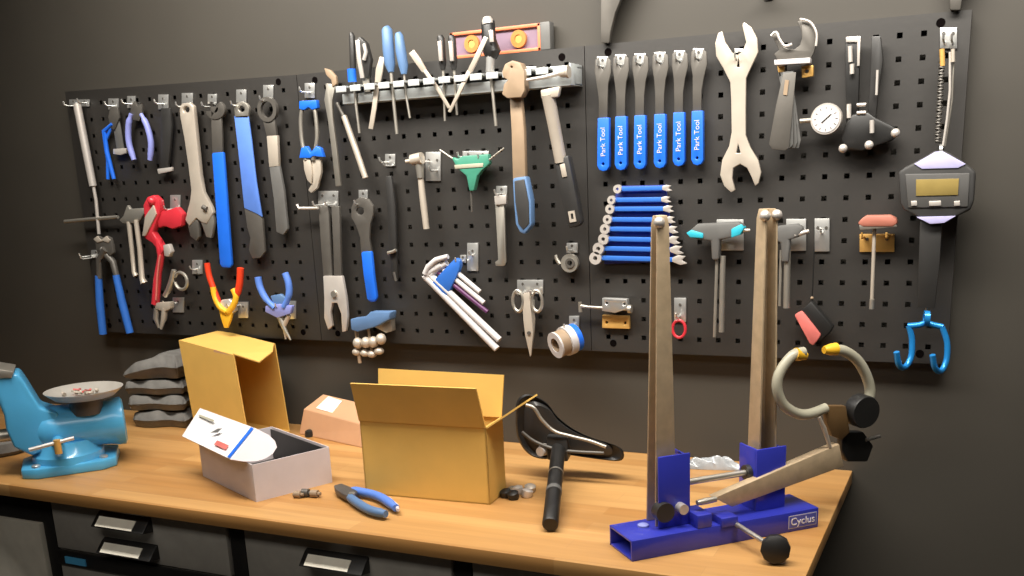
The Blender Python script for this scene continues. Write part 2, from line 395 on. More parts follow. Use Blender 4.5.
# ---- grey ring wrench
t = tool('ring_wrench', 'grey wrench with large ring head and white band on its handle', 'wrench', 270, 150)
M().ring(B(268, 109.5, .022), (0, 1, 0), .0268, .0175, .009, 28).build('ring_head', 'dsteel', t)
plateB(M(), [(262, 118), (274, 118), (276.5, 137), (267, 138)], .024, .008).build('neck', 'dsteel', t, .001)
plateB(M(), [(266.5, 136), (277, 135.5), (278.5, 166), (269, 167)], .025, .009).build('band', 'cream', t, .001)
plateB(M(), [(269, 166), (278.8, 165), (283.5, 190), (287.5, 229), (283, 235), (276, 232), (273.5, 200)], .024, .009).build('handle', 'grey', t, .002)
hook(268, 92, 'steel plate hook inside the large grey ring wrench', .028, 10, 14, ((1, 9),))
# ---- cable cutter with blue guards
t = tool('cable_cutter', 'silver long-arm cutter with two blue guards hung near the panel seam', 'cutter', 312, 140)
tubeB(M(), bez([(304, 101), (301, 118), (302, 140), (306, 160)], 5), 4.2, .024).build('arm', 'steel', t)
tubeB(M(), bez([(313, 101), (316, 118), (317, 140), (313, 160)], 5), 4.2, .024).build('arm', 'steel', t)
plateB(M(), [(299, 101), (316, 100), (317, 108), (312, 110), (308, 107), (304, 110), (299, 109)], .03, .012).build('blue_guard', 'bblue', t, .0015)
plateB(M(), [(301, 148), (306, 146), (310, 153), (316, 146), (320, 148), (323, 157), (313, 156), (310, 158), (299, 158)], .03, .012).build('blue_guard', 'bblue', t, .0015)
plateB(M(), [(303, 158), (310, 160), (312, 172), (311, 184), (307, 180), (304, 170)], .026, .008).build('jaw', 'cream', t, .001)
plateB(M(), [(312, 160), (320, 158), (321, 172), (317, 188), (311, 193), (308, 190), (313, 182)], .022, .008).build('jaw', 'cream', t, .001)
hook(309.5, 90.5, 'steel plate hook above the silver cutter with blue guards', .032, 10, 15)
# ---- hooked pick tool and rod
t = tool('chain_whip', 'slim steel lever with hooked tan tip at the rail left end', 'lever', 332, 120)
plateB(M(), [(324, 68), (330, 70), (335.5, 76), (336.5, 84), (332, 87), (331, 80), (326, 75)], .035, .008).build('hooked_tip', 'tan', t, .0015)
plateB(M(), strip([(331, 84), (328, 100), (330, 118), (334, 150), (338, 186)], [9, 8, 5, 5, 5]), .032, .006).build('lever', 'steel', t, .001)
tubeB(M(), [(326, 84), (332, 102)], 3, .028).build('link', 'dsteel', t)
t = tool('steel_rod', 'plain silver rod leaning below the rail left end', 'rod', 355, 145)
tubeB(M(), [(337, 103), (344, 117)], 4, .028).build('hooked_end', 'dsteel', t)
tubeB(M(), [(344, 116), (355, 147), (365.5, 178)], [6, 6.4, 6], .026).build('rod', 'cream', t)
# ---- screwdriver rail
rz = B(420, 79, .06).z; xl = B(339, 84, .05).x; xr = B(573, 72, .05).x; zl = B(450, 95, .012).z
t = thing('tool_rail', 'long slotted steel rail holding screwdrivers along the board top', 'tool rack', ((xl+xr)/2, -.02, zl))
M().abox(xl, xr, -.004, -.001, zl-.002, rz+.004).build('back_plate', 'dsteel', t, .0005)
m = M(); m.abox(xl, xr, -.030, -.002, rz-.003, rz)
n = 15
for i in range(n):
    a = xl+(xr-xl)*i/n; m.abox(a, a+(xr-xl)/n*.72, -.062, -.030, rz-.004, rz); m.abox(a, a+(xr-xl)/n*.72, -.064, -.061, rz-.012, rz)
m.build('slotted_shelf', 'zincw', t, .0005)
m = M(); m.abox(xl, xr, -.040, -.004, zl-.003, zl); m.abox(xl, xr, -.042, -.039, zl-.003, zl+.017)
m.build('lower_tray', 'zincw', t, .0005)
M().abox(xr-.003, xr, -.062, -.002, zl-.004, rz+.004).build('end_cap', 'zincw', t, .0005)
# ---- drivers in the rail (off about 0.045)
def driver(label, hp, hw, sp, sw, hm='dark', sm='steel', collar=None, off=.046, cat='screwdriver', name='screwdriver'):
    t = tool(name, label, cat, hp[-1][0], hp[-1][1], off)
    tubeB(M(), hp, hw, off, 12).build('handle', hm, t)
    tubeB(M(), sp, sw, off, 8).build('shaft', sm, t)
    if collar: tubeB(M(), collar, [hw[-1]*1.05]*2 if isinstance(hw, list) else hw*1.05, off, 12).build('collar', 'bright', t)
    return t
t = driver('slim black-handled driver with bright blue collar, leftmost in the rail', [(351, 33), (352, 36), (353, 66), (354, 82)], [4, 6, 6.5, 5], [(354, 82), (356, 105), (359.5, 133)], 2.8)
tubeB(M(), [(351.5, 69), (352.5, 82)], 9, .05).build('blue_collar', 'bblue', t)
t = tool('multi_tool', 'dark folding tool with chrome trim standing at the rail left', 'multi tool', 362, 70, .046)
plateB(M(), strip([(357, 38), (361, 45), (365, 60), (364, 78)], [6, 11, 11, 8]), .05, .012).build('body', 'dark', t, .002)
plateB(M(), strip([(357, 40), (358.5, 58), (362, 78)], [4, 4, 4]), .053, .004).build('chrome_trim', 'bright', t, .001)
tubeB(M(), [(364, 44), (366, 52), (364, 60)], 4, .054).build('chrome_rivet', 'bright', t)
plateB(M(), strip([(365, 76), (367, 92)], 6), .046, .004).build('blade', 'steel', t)
t = tool('scraper', 'flat silver scraper blade slanting through the rail', 'blade', 376, 95, .05)
plateB(M(), strip([(382, 57), (379, 70), (377, 84)], [5, 7, 5]), .05, .004).build('tang', 'cream', t, .0008)
plateB(M(), strip([(377, 82), (374, 108), (370.5, 129)], [4.5, 4.5, 4.5]), .05, .003).build('blade', 'cream', t, .0006)
driver('steel-blue handled screwdriver, left of the blue pair in the rail', [(386, 27), (387, 30), (388.5, 50), (390, 64), (391, 72)], [7, 11, 12, 11, 6], [(391, 71), (393, 95), (397, 134)], 3.4, 'sblue')
driver('steel-blue handled screwdriver, right of the blue pair in the rail', [(398, 33), (399, 36), (401, 52), (403.5, 66), (404, 74)], [6, 9, 11, 10, 6], [(404, 73), (406, 95), (410, 118)], 2.4, 'sblue')
t = tool('tyre_lever', 'silver-tipped lever slanting down right through the rail', 'lever', 425, 75, .05)
plateB(M(), strip([(411, 51.5), (417, 60), (424, 71)], [6, 6.5, 5]), .056, .005).build('wide_end', 'cream', t, .001)
plateB(M(), strip([(424, 70), (437, 88), (449, 108)], [3.5, 3.5, 3]), .056, .004).build('shaft', 'cream', t, .0008)
for lab, hx, bx, by in (('black and chrome handled driver, left of the twin pair mid rail', 441, 445, 121), ('black and chrome handled driver, right of the twin pair mid rail', 452, 457, 115)):
    t = driver(lab, [(hx-1, 36), (hx, 39), (hx+1.5, 62), (hx+2, 70)], [6, 8, 8, 5], [(hx+2, 68), ((hx+bx)/2+1, 92), (bx, by)], 2.6)
    plateB(M(), strip([(hx-2, 41), (hx-.5, 61)], 3.6), .060, .005).build('chrome_strip', 'bright', t, .001)
t = tool('tyre_lever', 'slanting silver lever leaning left from the big black driver', 'lever', 470, 70, .054)
plateB(M(), strip([(486, 37), (477, 56), (469, 72)], [4.5, 5, 4.5]), .062, .005).build('wide_end', 'cream', t, .001)
plateB(M(), strip([(469, 71), (459, 92), (449, 112)], [4, 3.5, 3]), .062, .004).build('shaft', 'cream', t, .0008)
t = driver('big black driver with chrome cap and ferrule, tallest in the rail', [(487, 19), (488, 22), (489, 40), (492, 52), (491, 58)], [10, 14, 15, 18, 12], [(490, 70), (493, 95), (496, 126)], 3.4, 'black')
tubeB(M(), [(487, 17), (487.5, 21), (488, 24)], [8, 12, 12], .05).build('chrome_cap', 'bright', t)
tubeB(M(), [(490.5, 56), (490, 72)], [9, 9], .05).build('ferrule', 'chrome', t)
plateB(M(), strip([(490.5, 30), (491.5, 42)], 4), .066, .004).build('chrome_strip', 'bright', t, .001)
# ---- spirit level on the board's top edge
zt = Z0+.84*U+.0005
def lv(px, py): p = onplane(px, py, (0, .004, 0), (0, 1, 0)); return (p.x, p.z)
a = lv(451, 54)[0]; b = lv(541, 50)[0]; c = lv(551, 50)[0]
t = thing('spirit_level', 'orange framed spirit level resting on the pegboard top edge', 'spirit level', ((a+b)/2, .012, zt))
h = lv(530, 24)[1]-zt
m = M(); m.abox(a, b, .002, .022, zt, zt+.006); m.abox(a, b, .002, .022, zt+h-.006, zt+h)
m.abox(a, a+.008, .002, .022, zt, zt+h); m.abox(b-.006, b, .002, .022, zt, zt+h); m.build('frame', 'dorange', t, .001)
M().abox(a+.006, b-.004, .008, .016, zt+.005, zt+h-.005).build('body_web', 'levelb', t)
M().abox(b, c, .001, .023, zt, zt+h+.001).build('end_cap', 'grey', t, .002)
for px in (472, 519):
    x = lv(px, 40)[0]; v = M().ring((x, .006, zt+h/2), (0, 1, 0), .0165, .008, .012, 20).build('vial_ring', 'ringo', t)
    M().disc((x, .006, zt+h/2), (0, 1, 0), .0078, .008, 16).build('vial', 'gold', v)
# ---- hammers
t = tool('pipe_wrench', 'tan-headed wrench hammer with slate grip, left of the hammer pair', 'hammer', 518, 130, .05)
plateB(M(), [(502, 72), (505, 64), (512, 60.5), (520, 63), (524, 71), (524.5, 90), (521, 97), (507, 98), (502, 94), (504, 84), (508, 80), (503, 77)], .075, .022, [arc(511.5, 67, 1.3, 0, 300, 6)]).build('head', 'tan', t, .004)
plateB(M(), [(509, 96), (521, 96), (524, 130), (525.5, 180), (512.5, 182), (511, 130)], .056, .014).build('shaft', 'tan', t, .003)
plateB(M(), [(512, 178), (526, 176), (531, 200), (531.5, 225), (527, 231), (524, 235), (519, 232), (515, 224), (513, 200)], .060, .022).build('grip', 'sblue', t, .005)
plateB(M(), [(514, 181), (524, 179), (528.5, 202), (529, 224), (523, 230), (518, 224), (515, 202)], .062, .008).build('grip_inlay', 'case', t, .002)
hook(530, 71, 'steel plate hook left of the black-gripped hammer', .045, 12, 9, m='chrome')
t = tool('claw_hammer', 'steel-shafted claw hammer with black grip and two pale ovals', 'hammer', 560, 150, .05)
tubeB(M(), [(527, 80), (545, 77), (560, 73)], [3, 4, 5], .078).build('claw', 'bright', t)
tubeB(M(), [(560, 73), (566, 72), (567, 71.8), (569, 71.5)], [8, 10, 13, 13], .082).build('hammer_face', 'cream', t)
plateB(M(), [(540, 90), (560, 86), (558, 97), (541, 99)], .082, .012).build('cheek', 'cream', t, .003)
tubeB(M(), [(548, 94, .074), (553, 120, .062), (561, 162, .05)], [14, 13, 12.5], .05).build('shaft', 'cream', t)
g = plateB(M(), [(553.5, 158), (568, 155), (574, 185), (581, 222), (577.5, 226), (569, 229), (566, 224), (559, 190)], .058, .024).build('grip', 'dark', t, .005)
plateB(M(), [(q[0], q[1]) for q in strip([(562, 164), (564.5, 177)], [5, 5])], .060, .003).build('pale_oval', 'cream', g, .0008)
plateB(M(), strip([(571, 211), (573, 222)], [6.5, 6.5]), .060, .003, [strip([(571.6, 213.5), (572.4, 219)], [2.5, 2.5])]).build('pale_oval', 'cream', g)
t = hook(561, 72, 'double steel plate hook behind the claw hammer head', .045, 22, 11, ((-7, 2), (8, 2)))
# ---- empty hooks and chrome T tool
hook(390, 160, 'empty steel hook with two prongs left of the silver T-wrench', .03, 10, 12, ((-2, 2), (2, 6)))
t = tool('t_wrench', 'silver stubby-headed T-wrench with smooth shaft below the rail', 'wrench', 420, 190)
tubeB(M(), [(406, 161.5), (411, 161), (412, 160), (422, 158)], [4, 4.5, 11, 12], .034).build('head', 'cream', t)
tubeB(M(), [(419, 160), (420.5, 178)], [9, 7], .032).build('socket', 'steel', t)
tubeB(M(), [(420.5, 177), (423, 200), (426.5, 229)], [6, 7, 6.4], .03).build('shaft', 'cream', t)
hook(433, 166.5, 'large four-hole steel plate right of the silver T-wrench', .03, 15, 29, ((-4, -5), (4, 4)))
# ---- green T handle
t = tool('t_handle_driver', 'sea-green T-handle driver hanging in the board middle', 'hex key', 470, 180)
plateB(M(), [(451, 157), (457, 159), (462, 156), (488, 154), (489, 164), (481, 171), (477, 176), (473.5, 191), (469, 191), (466, 176), (459, 170), (455, 165)], .036, .016).build('handle', 'green', t, .003)
plateB(M(), [(454, 165), (483, 163), (483, 167), (455, 169)], .0375, .004).build('pale_rib', 'hose', t, .001)
tubeB(M(), [(471, 190), (471.5, 200), (472, 212)], 2.2, .028).build('shaft', 'dsteel', t)
h_ = hook(475.5, 157, 'wide steel plate behind the sea-green T-handle driver', .03, 26, 12, ((-10, 0), (10, 2)))
for a, b in (((440, 150), (455, 160)), ((489, 160), (504, 148))): tubeB(M(), [(a[0], a[1]), (b[0], b[1])], 1.8, .032).build('prong_wire', 'steel', h_)
# ---- grey file
t = tool('flat_file', 'flat olive-grey file bar hanging right of the green driver', 'file', 500, 230)
plateB(M(), [(495, 203), (504, 203), (506, 262), (504, 266), (495.5, 266), (495, 262), (498, 260)], .022, .006).build('bar', 'steel', t, .0012)
plateB(M(), [(494, 196), (506, 195), (506, 204), (495, 205)], .026, .008).build('hanging_loop', 'bright', t, .001)
hook(501.5, 192, 'steel plate hook holding the flat olive-grey file', .028, 11, 12)
hook(472.5, 257, 'bare steel plate hook above the hex key set', .012, 11, 28, ((0, -2),))
# ---- hex key set
t = tool('hex_key_set', 'white L-shaped hex keys fanned in a blue holder', 'hex key set', 450, 280)
keys = [((428, 271), (441, 261), (497, 348)), ((430, 266), (446, 258), (499, 339)), ((433, 263), (451, 257), (488, 312)), ((437, 260.5), (456, 258), (484, 304)), ((441, 259), (459, 262), (481, 296))]
ends = [(497, 349), (499.5, 340), (487.5, 312), (484, 303), (480, 292)]
st_ = [(432, 283), (437, 281), (444, 277), (449, 274), (455, 271)]
for i in range(5):
    wd = [7.4, 7, 4.5, 5.4, 5.2][i]; o_ = .03-.001*i
    e = V((*ends[i], 0)); s_ = V((*st_[i], 0)); d = (s_-e).normalized(); bx = s_+d*7
    P = bez([tuple(e)[:2], tuple(s_)[:2], (bx.x, bx.y), (bx.x+3.5, bx.y-6), (bx.x+15, bx.y-13)], 4) if i < 2 else [tuple(e)[:2], (bx.x, bx.y)]
    tubeB(M(), P, wd, o_).build('hex_key', 'white' if i != 2 else 'plum', t)
plateB(M(), [(431, 283), (449, 264), (455, 258), (459, 260), (460, 266), (456, 277), (447, 296), (440, 293)], .036, .016).build('holder', 'blue', t, .003)
tubeB(M(), [(425, 274), (428, 267), (436, 260), (448, 256.5)], [6, 6, 6, 5], .036).build('hex_key', 'white', t)
hook(463, 259, 'small steel hook at the blue hex key holder', .03, 6, 8)
# ---- scissors
t = tool('scissors', 'silver all-metal scissors hanging blades down under the green driver', 'scissors', 528, 320)
for cx in (518, 537):
    p = B(cx, 301, .026); M().tube([p+V((.012*math.cos(q)*1.0, 0, .022*math.sin(q))) for q in [2*math.pi*k/18 for k in range(18)]], .0036, 8, closed=True).build('finger_loop', 'steel', t)
plateB(M(), [(522, 294), (529, 292), (531.5, 318), (533, 332), (531, 355), (530, 357), (525, 335), (523, 318)], .028, .004).build('blade', 'cream', t, .0008)
plateB(M(), [(527, 294), (534, 300), (535, 318), (534, 334), (530.5, 356), (527, 340), (524, 320)], .024, .004).build('blade', 'steel', t, .0008)
M().disc(B(529, 333, .029), (0, 1, 0), .004, .003, 14).build('pivot', 'dsteel', t)
hook(530, 287, 'wide steel plate hook holding the silver scissors', .03, 26, 14, ((-7, 6), (7, 6)))
# ---- tape roll
t = tool('tape_roll', 'roll of tape with brown core and blue edge hanging low', 'tape', 568, 340)
c = B(566, 341, .045); ax = V((-.55, -.80, -.22))
M().ring(c-ax*.018, ax, .029, .016, .014, 28).build('blue_backing', 'bblue', t)
M().ring(c-ax*.004, ax, .031, .017, .016, 28).build('white_tape', 'white', t)
M().ring(c+ax*.014, ax, .027, .012, .024, 28).build('core', 'tan', t)
M().ring(c+ax*.0255, ax, .0275, .015, .004, 28).build('pale_rim', 'white', t)
hook(574, 323, 'steel plate hook above the roll of tape', .05, 10, 14)
# ---- spoke wrench
t = tool('spoke_wrench', 'round grey spoke wrench hanging alone right of the black-gripped hammer', 'wrench', 570, 263)
M().ring(B(570, 263, .018), (0, 1, 0), .0185, .008, .009, 24).build('round_body', 'steel', t)
M().ring(B(570, 263, .023), (0, 1, 0), .010, .0055, .004, 18).build('hub', 'dsteel', t)
tubeB(M(), [(560, 264), (557, 260), (555.5, 255)], [4, 4, 3.4], .018).build('thumb_tab', 'steel', t)
hook(572, 248, 'small steel plate hook above the round grey spoke wrench', .024, 11, 10)
# ---- chain tool
t = tool('chain_tool', 'silver chain tool with threaded rod and brass plate', 'chain tool', 610, 315)
tubeB(M(), [(581, 306), (588, 307), (605, 308), (632, 309)], [4, 3, 3, 4], .022).build('threaded_rod', 'steel', t)
tubeB(M(), [(580, 302), (580.5, 312)], 4, .022).build('handle_pin', 'steel', t)
M().ring(B(630, 309, .024), (1, 0, 0), .0085, .003, .007, 14).build('collar', 'steel', t)
plateB(M(), [(602, 298), (627, 299), (628, 309), (615, 313), (602, 311)], .026, .014, [arc(606.5, 303, 1.6, 0, 300, 6), arc(624, 304, 1.6, 0, 300, 6)]).build('body', 'chrome', t, .002)
plateB(M(), [(602, 315), (629, 316), (629.5, 329), (602, 328)], .01, .008, [arc(606.5, 322.5, 1.6, 0, 300, 6), arc(625, 323, 1.6, 0, 300, 6)]).build('brass_plate', 'gold', t, .001)
# ---- six cone wrenches
bxs = [603, 620.5, 639.5, 659.5, 678.5, 697]; tops = [58, 56, 55, 53.5, 52, 50]; bot = [171, 170, 169, 168, 166, 165]; txs = [602.5, 620.5, 640, 660, 679.5, 698.5]
order = ['first', 'second', 'third', 'fourth', 'fifth', 'sixth']
for i in range(6):
    x, y0, y1, tx = bxs[i], tops[i], bot[i], txs[i]
    t = tool('cone_wrench', f'blue-handled grey cone wrench, {order[i]} from the left in the row of six', 'wrench', x, (y0+y1)/2, .02, 'row of six cone wrenches')
    k = (y1-y0)/113
    yj = y0+60*k
    plateB(M(), [(tx-7.5, y0+2), (tx-4, y0-1), (tx-3.5, y0+8), (tx, y0+12), (tx+3.5, y0+8), (tx+4, y0-1), (tx+8, y0+2), (tx+8.5, y0+14), (tx+5.5, y0+26), (x+4.5, y0+40), (x+4.3, yj+3), (x-4.3, yj+3), (x-4.5, y0+40), (tx-6, y0+26), (tx-8, y0+13)], .022, .005).build('wrench_head', 'dsteel', t, .001)
    g = plateB(M(), [(x-5.3, yj), (x+5.7, yj-.5), (x+6, y1-5), (x+4, y1-1), (x, y1+.4), (x-4, y1-1), (x-5.8, y1-5)], .026, .013, [arc(x, y1-7, 1.6, 0, 300, 6)]).build('grip', 'bblue', t, .003)
    p0 = B(x, yj+24, .0263); text('Park Tool', 'lettering', p0, (0, 0, 1), (-1, 0, 0), .0135, 'white', g)
    hook(tx, y0+5, f'small steel plate hook behind the {order[i]} cone wrench from the left', .024, 11, 13, ((0, 4),))
# ---- combination wrenches on a rack
t = tool('wrench_rack', 'dark blue rack strip behind the stacked blue combination wrenches', 'tool rack', 637, 225, .01)
plateB(M(), [(617, 186), (665, 185), (675, 262), (604, 264)], .010, .008).build('back_strip', 'navy', t, .001)
ys = [189, 200, 209, 219.5, 229, 239, 248.5, 258]
for i, y in enumerate(ys):
    xa = [617, 611, 609.5, 607, 604.5, 603, 598, 595][i]; xb = [668, 667, 669.5, 671, 673.5, 675, 678, 681][i]
    wd = [5, 5, 5.5, 5.5, 6, 6.5, 7, 7.5][i]
    lab = ['shortest blue combination wrench at the top of the stacked rack'] + [f'blue combination wrench with chrome ends, {o} from the rack top' for o in order[1:]+['seventh']] + []
    lab = lab[:7]+['longest blue combination wrench at the bottom of the stacked rack']
    t = tool('combination_wrench', lab[i], 'wrench', (xa+xb)/2, y, .02, 'rack of blue combination wrenches')
    yb = y-1+(i*.4)
    plateB(M(), strip([(xa+wd*.8, y), (xb-wd*.8, yb)], 4.6), .022, .006).build('shank', 'blue', t, .001)
    p = B(xa+1, y, .022)
    M().ring(p, (0, 1, 0), wd*.85*mpp(p), wd*.3*mpp(p), .010, 16).build('ring_end', 'bright', t)
    q = [(xb-wd*1.2, yb-2), (xb-wd*.4, yb-wd*.62), (xb+wd*.55, yb-wd*.45), (xb+wd*.2, yb-.8), (xb+wd*.1, yb+.8), (xb+wd*.75, yb+wd*.5), (xb-wd*.1, yb+wd*.7), (xb-wd*1.2, yb+2)]
    plateB(M(), q, .024, .007).build('open_end', 'bright', t, .001)
# ---- headset wrench
t = tool('headset_wrench', 'large cream double-ended open wrench, biggest on the board', 'wrench', 738, 105, .02)
plateB(M(), [(715, 43), (718, 33), (722, 31), (725, 42), (731, 51), (737, 54), (743, 50), (746, 42), (742, 25), (744, 22), (751, 27), (757, 38), (758, 52), (752, 65), (746, 78), (745.5, 110), (745.5, 135), (750, 147), (758, 160), (761, 172), (758.5, 183), (755, 186), (751, 176), (747, 168), (740, 164), (733, 168), (732, 178), (735, 190), (731, 192.5), (724, 186), (720, 175), (722, 160), (729, 146), (731.5, 132), (731, 100), (730, 82), (723, 68), (716, 56)], .026, .007,
       [[(738, 144), (736, 153), (740.5, 153)], [(738.5, 58), (736.5, 67), (739.5, 67)]]).build('double_wrench', 'cream', t, .0015)
hook(739, 56, 'steel plate hook holding the large cream open wrench', .03, 9, 15, ((0, 4),))
# ---- hanging cassette gauge
t = tool('feeler_gauges', 'fan of grey blades hanging from a large steel hook top right', 'gauge', 790, 100, .03)
plateB(M(), [(772, 36), (777, 31), (780, 34), (780, 42), (784, 47), (789, 49), (795, 49), (800, 45), (802, 38), (801, 30), (797, 22), (802, 18), (809, 20), (816, 28), (817.5, 40), (814, 52), (810, 60), (778, 61), (774, 54), (779, 50), (776, 44)], .034, .007).build('hook_plate', 'dsteel', t, .0012)
tubeB(M(), bez([(771, 36), (776, 32), (780, 40), (785, 46), (792, 44)], 4), 2.6, .042).build('wire_edge', 'bright', t)
tubeB(M(), bez([(800, 19), (810, 22), (816.5, 33), (816, 46)], 4), 2.4, .040).build('wire_edge', 'bright', t)
plateB(M(), [(774, 60), (810, 57.5), (810, 63), (774.5, 65)], .05, .02).build('clamp_bar', 'white', t, .001)
plateB(M(), [(777, 66), (784, 66), (784, 77), (779, 77)], .03, .012).build('brass_lug', 'gold', t, .001)
plateB(M(), [(801, 66), (813, 65), (813, 76), (802, 78)], .03, .012, [arc(806.5, 71, 2.3, 0, 300, 8)]).build('brass_lug', 'gold', t, .001)
for i, (xb, wd) in enumerate([(797, 9), (793, 10), (788, 12), (780, 19)]):
    plateB(M(), [(781+i*2.2-3, 72), (791+i*1.2, 71), (xb+wd*.42, 140-i*-2), (xb+wd*.2, 148), (xb-wd*.5, 149), (xb-wd*.55, 142)] if i < 3 else [(783, 74), (796, 72), (789, 148), (785, 150.5), (772, 149), (769, 144), (776, 105)], .030+.005*i, .003).build('blade', 'dsteel' if i == 3 else 'grey', t, .0006)
plateB(M(), strip([(787, 80), (785, 95)], 4), .0465, .001).build('stamped_mark', 'tan', t)
# ---- dial gauge
t = tool('dial_gauge', 'round white dial gauge beside the black hanger gauge', 'gauge', 826, 119, .03)
c = B(826, 119, .045)
M().lathe([(.0255, 0), (.0265, .004), (.0265, .016), (.022, .018)], c-V((0, .002, 0)), (0, 1, 0), 32).build('case', 'bright', t)
d = M().disc(c-V((0, .0022, 0)), (0, 1, 0), .0225, .002, 32).build('dial_face', 'white', t)
m = M()
for k in range(12):
    q = 2*math.pi*k/12; v = V((math.cos(q), 0, math.sin(q))); m.box(c+v*.018-V((0, .0035, 0)), v*.002, V((0, .0003, 0)), V((-v.z, 0, v.x))*.0005)
m.build('dial_ticks', 'dsteel', d, 0, False)
M().tube([c+V((-.007, -.004, -.006)), c+V((.009, -.004, .008))], .0008, 6).build('needle', 'black', t)
tubeB(M(), [(800, 121), (813, 120)], 4.5, .036).build('stem', 'steel', t)
# ---- black hanger gauge
t = tool('hanger_gauge', 'black two-bar hanger gauge with chrome pins under the top edge', 'gauge', 865, 110, .03)
plateB(M(), [(845, 37), (860, 36), (858, 122), (846, 124)], .028, .012).build('bar', 'black', t, .002)
plateB(M(), [(846, 37), (860.5, 36), (859.5, 66), (857, 66), (857, 42), (846, 42)], .031, .003).build('chrome_rim', 'bright', t, .0005)
for a, b in (((850, 46), (850.5, 62)), ((852, 64), (852, 74)), ((849, 104), (849, 118))): tubeB(M(), [a, b], 4.5, .034).build('chrome_pin', 'bright', t)
plateB(M(), strip([(876, 36), (877, 60), (874, 90), (871, 125)], [9, 12, 9, 8]), .026, .012).build('bar', 'dark', t, .002)
tubeB(M(), [(877.5, 70), (876.5, 95)], 2.6, .034).build('chrome_pin', 'bright', t)
tubeB(M(), [(857, 105), (866, 104.5)], 3.6, .036).build('chrome_pin', 'bright', t)
tubeB(M(), [(857, 113), (866, 112.5)], 3.6, .036).build('chrome_pin', 'bright', t)
plateB(M(), [(840, 140), (846, 122), (852, 114), (868, 112), (876, 118), (893, 126), (898, 132), (893, 140), (876, 146), (862, 151), (846, 150)], .036, .020).build('base', 'black', t, .004)
for q in ((843, 148.5), (869, 145), (895.5, 133)):
    M().ball(B(*q, .05), .0075).build('chrome_knob', 'bright', t)
tubeB(M(), [(872, 120), (872, 133)], 4.5, .045).build('chrome_pin', 'bright', t)
# ---- digital scale
sx = 944
t = tool('hanging_scale', 'grey digital hanging scale with amber screen at the board right edge', 'scale', 936, 190, .04)
case = [(898, 172), (905, 167), (915, 162), (926, 156), (934, 151), (942, 150), (951, 154), (962, 161), (970, 167), (976, 172), (974, 200), (971, 210), (955, 217), (945, 223), (930, 224), (918, 217), (904, 210), (900, 203)]
c_ = plateB(M(), case, .062, .034).build('case', 'case', t, .005)
plateB(M(), [(914, 164), (935, 152), (942, 151), (966, 164), (958, 168), (922, 169)], .064, .004).build('top_trim', 'lilacb', t, .001)
plateB(M(), [(916, 217), (956, 216), (944, 223), (930, 224)], .064, .004).build('bottom_trim', 'lilacb', t, .001)
plateB(M(), [(905, 174), (970, 173), (968, 207), (908, 208)], .0645, .004).build('face_panel', 'face', t, .002)
plateB(M(), [(916, 179.5), (959, 178.5), (958, 195), (916, 196)], .066, .003).build('screen', 'lcd', t, .0005)
for px, wd in ((914, 6), (935, 12), (957, 6)): plateB(M(), strip([(px-wd/2, 203.6), (px+wd/2, 203.2)], 5), .0665, .004).build('button', 'bright', t, .001)
M().ring(B(941, 150, .05), (1, 0, 0), .009, .005, .005, 14).build('top_eye', 'chrome', t)
plateB(M(), strip([(931, 222), (929, 265), (926, 308)], [22, 21, 17]), .052, .010).build('rear_handle', 'dark', t, .001)
tubeB(M(), [(927, 305), (926.5, 318)], 3, .046).build('lower_eye', 'chrome', t)
t = tool('hanging_chain', 'spring-like steel chain carrying the digital hanging scale', 'chain', 944, 90, .04)
m = M(); 
pts = [B(942.5-5*(k/60), 52+92*(k/60), .04) for k in range(61)]
for k in range(0, 60, 2): m.ring((pts[k]+pts[k+1])/2, (.3*(1 if k % 4 else -1), .3, 1), .0052, .0032, .002, 10)
m.build('coil_spring', 'dsteel', t)
tubeB(M(), [(950, 52), (950, 90), (947, 120), (943, 146)], 2.6, .04).build('steel_wire', 'bright', t)
tubeB(M(), [(954, 52), (952, 100), (945, 146)], 2, .036).build('steel_wire', 'steel', t)
tubeB(M(), [(942, 49), (942.5, 66)], 5, .042).build('brass_ferrule', 'gold', t)
tubeB(M(), [(953, 49), (953, 62)], 4, .042).build('ferrule', 'cream', t)
hook(948.5, 38, 'bright steel plate hook carrying the hanging scale chain', .045, 17, 21, ((-4, 5), (4, 5)))
# ---- blue double hook under the scale
t = tool('double_hook', 'bright blue double hook hanging under the digital scale', 'hook', 922, 340, .05)
tubeB(M(), bez([(908, 326), (919, 325), (926, 323), (934, 325), (943, 327)], 4), [6]*17, .046).build('crossbar', 'anod', t)
M().ring(B(926.5, 318, .046), (1, .2, 0), .0135, .006, .009, 16).build('eye', 'anod', t)
tubeB(M(), bez([(909, 326, .046), (912, 340, .046), (911, 357, .05), (905, 367, .062), (899, 365, .08), (896.5, 352, .088)], 5), [6]*26, .046).build('hook_arm', 'anod', t)
tubeB(M(), bez([(942, 327, .046), (947, 342, .046), (946.5, 360, .05), (941, 371, .062), (935, 368, .08), (932.5, 355, .088)], 5), [6]*26, .046).build('hook_arm', 'anod', t)
# ---- faded red T key
t = tool('t_handle_key', 'faded red T-handle key hanging in front of a brass plate', 'hex key', 874, 240, .03)
plateB(M(), [(861, 219), (866, 215.5), (890, 215), (896, 218), (898, 223), (893, 227), (863, 227), (857, 224)], .045, .022).build('handle', 'salmon', t, .004)
plateB(M(), [(859, 225), (896, 223), (897, 227), (860, 230)], .043, .014).build('steel_edge', 'steel', t, .001)
tubeB(M(), [(874.5, 227), (873, 270), (871.5, 308)], 3.6, .03).build('shaft', 'cream', t)
tubeB(M(), [(872, 299), (871.5, 309)], 5, .03).build('tip', 'steel', t)
hook(877, 243, 'brass double plate behind the faded red T-handle key', .03, 35, 18, ((-13, -6), (11, -6)), 'gold')
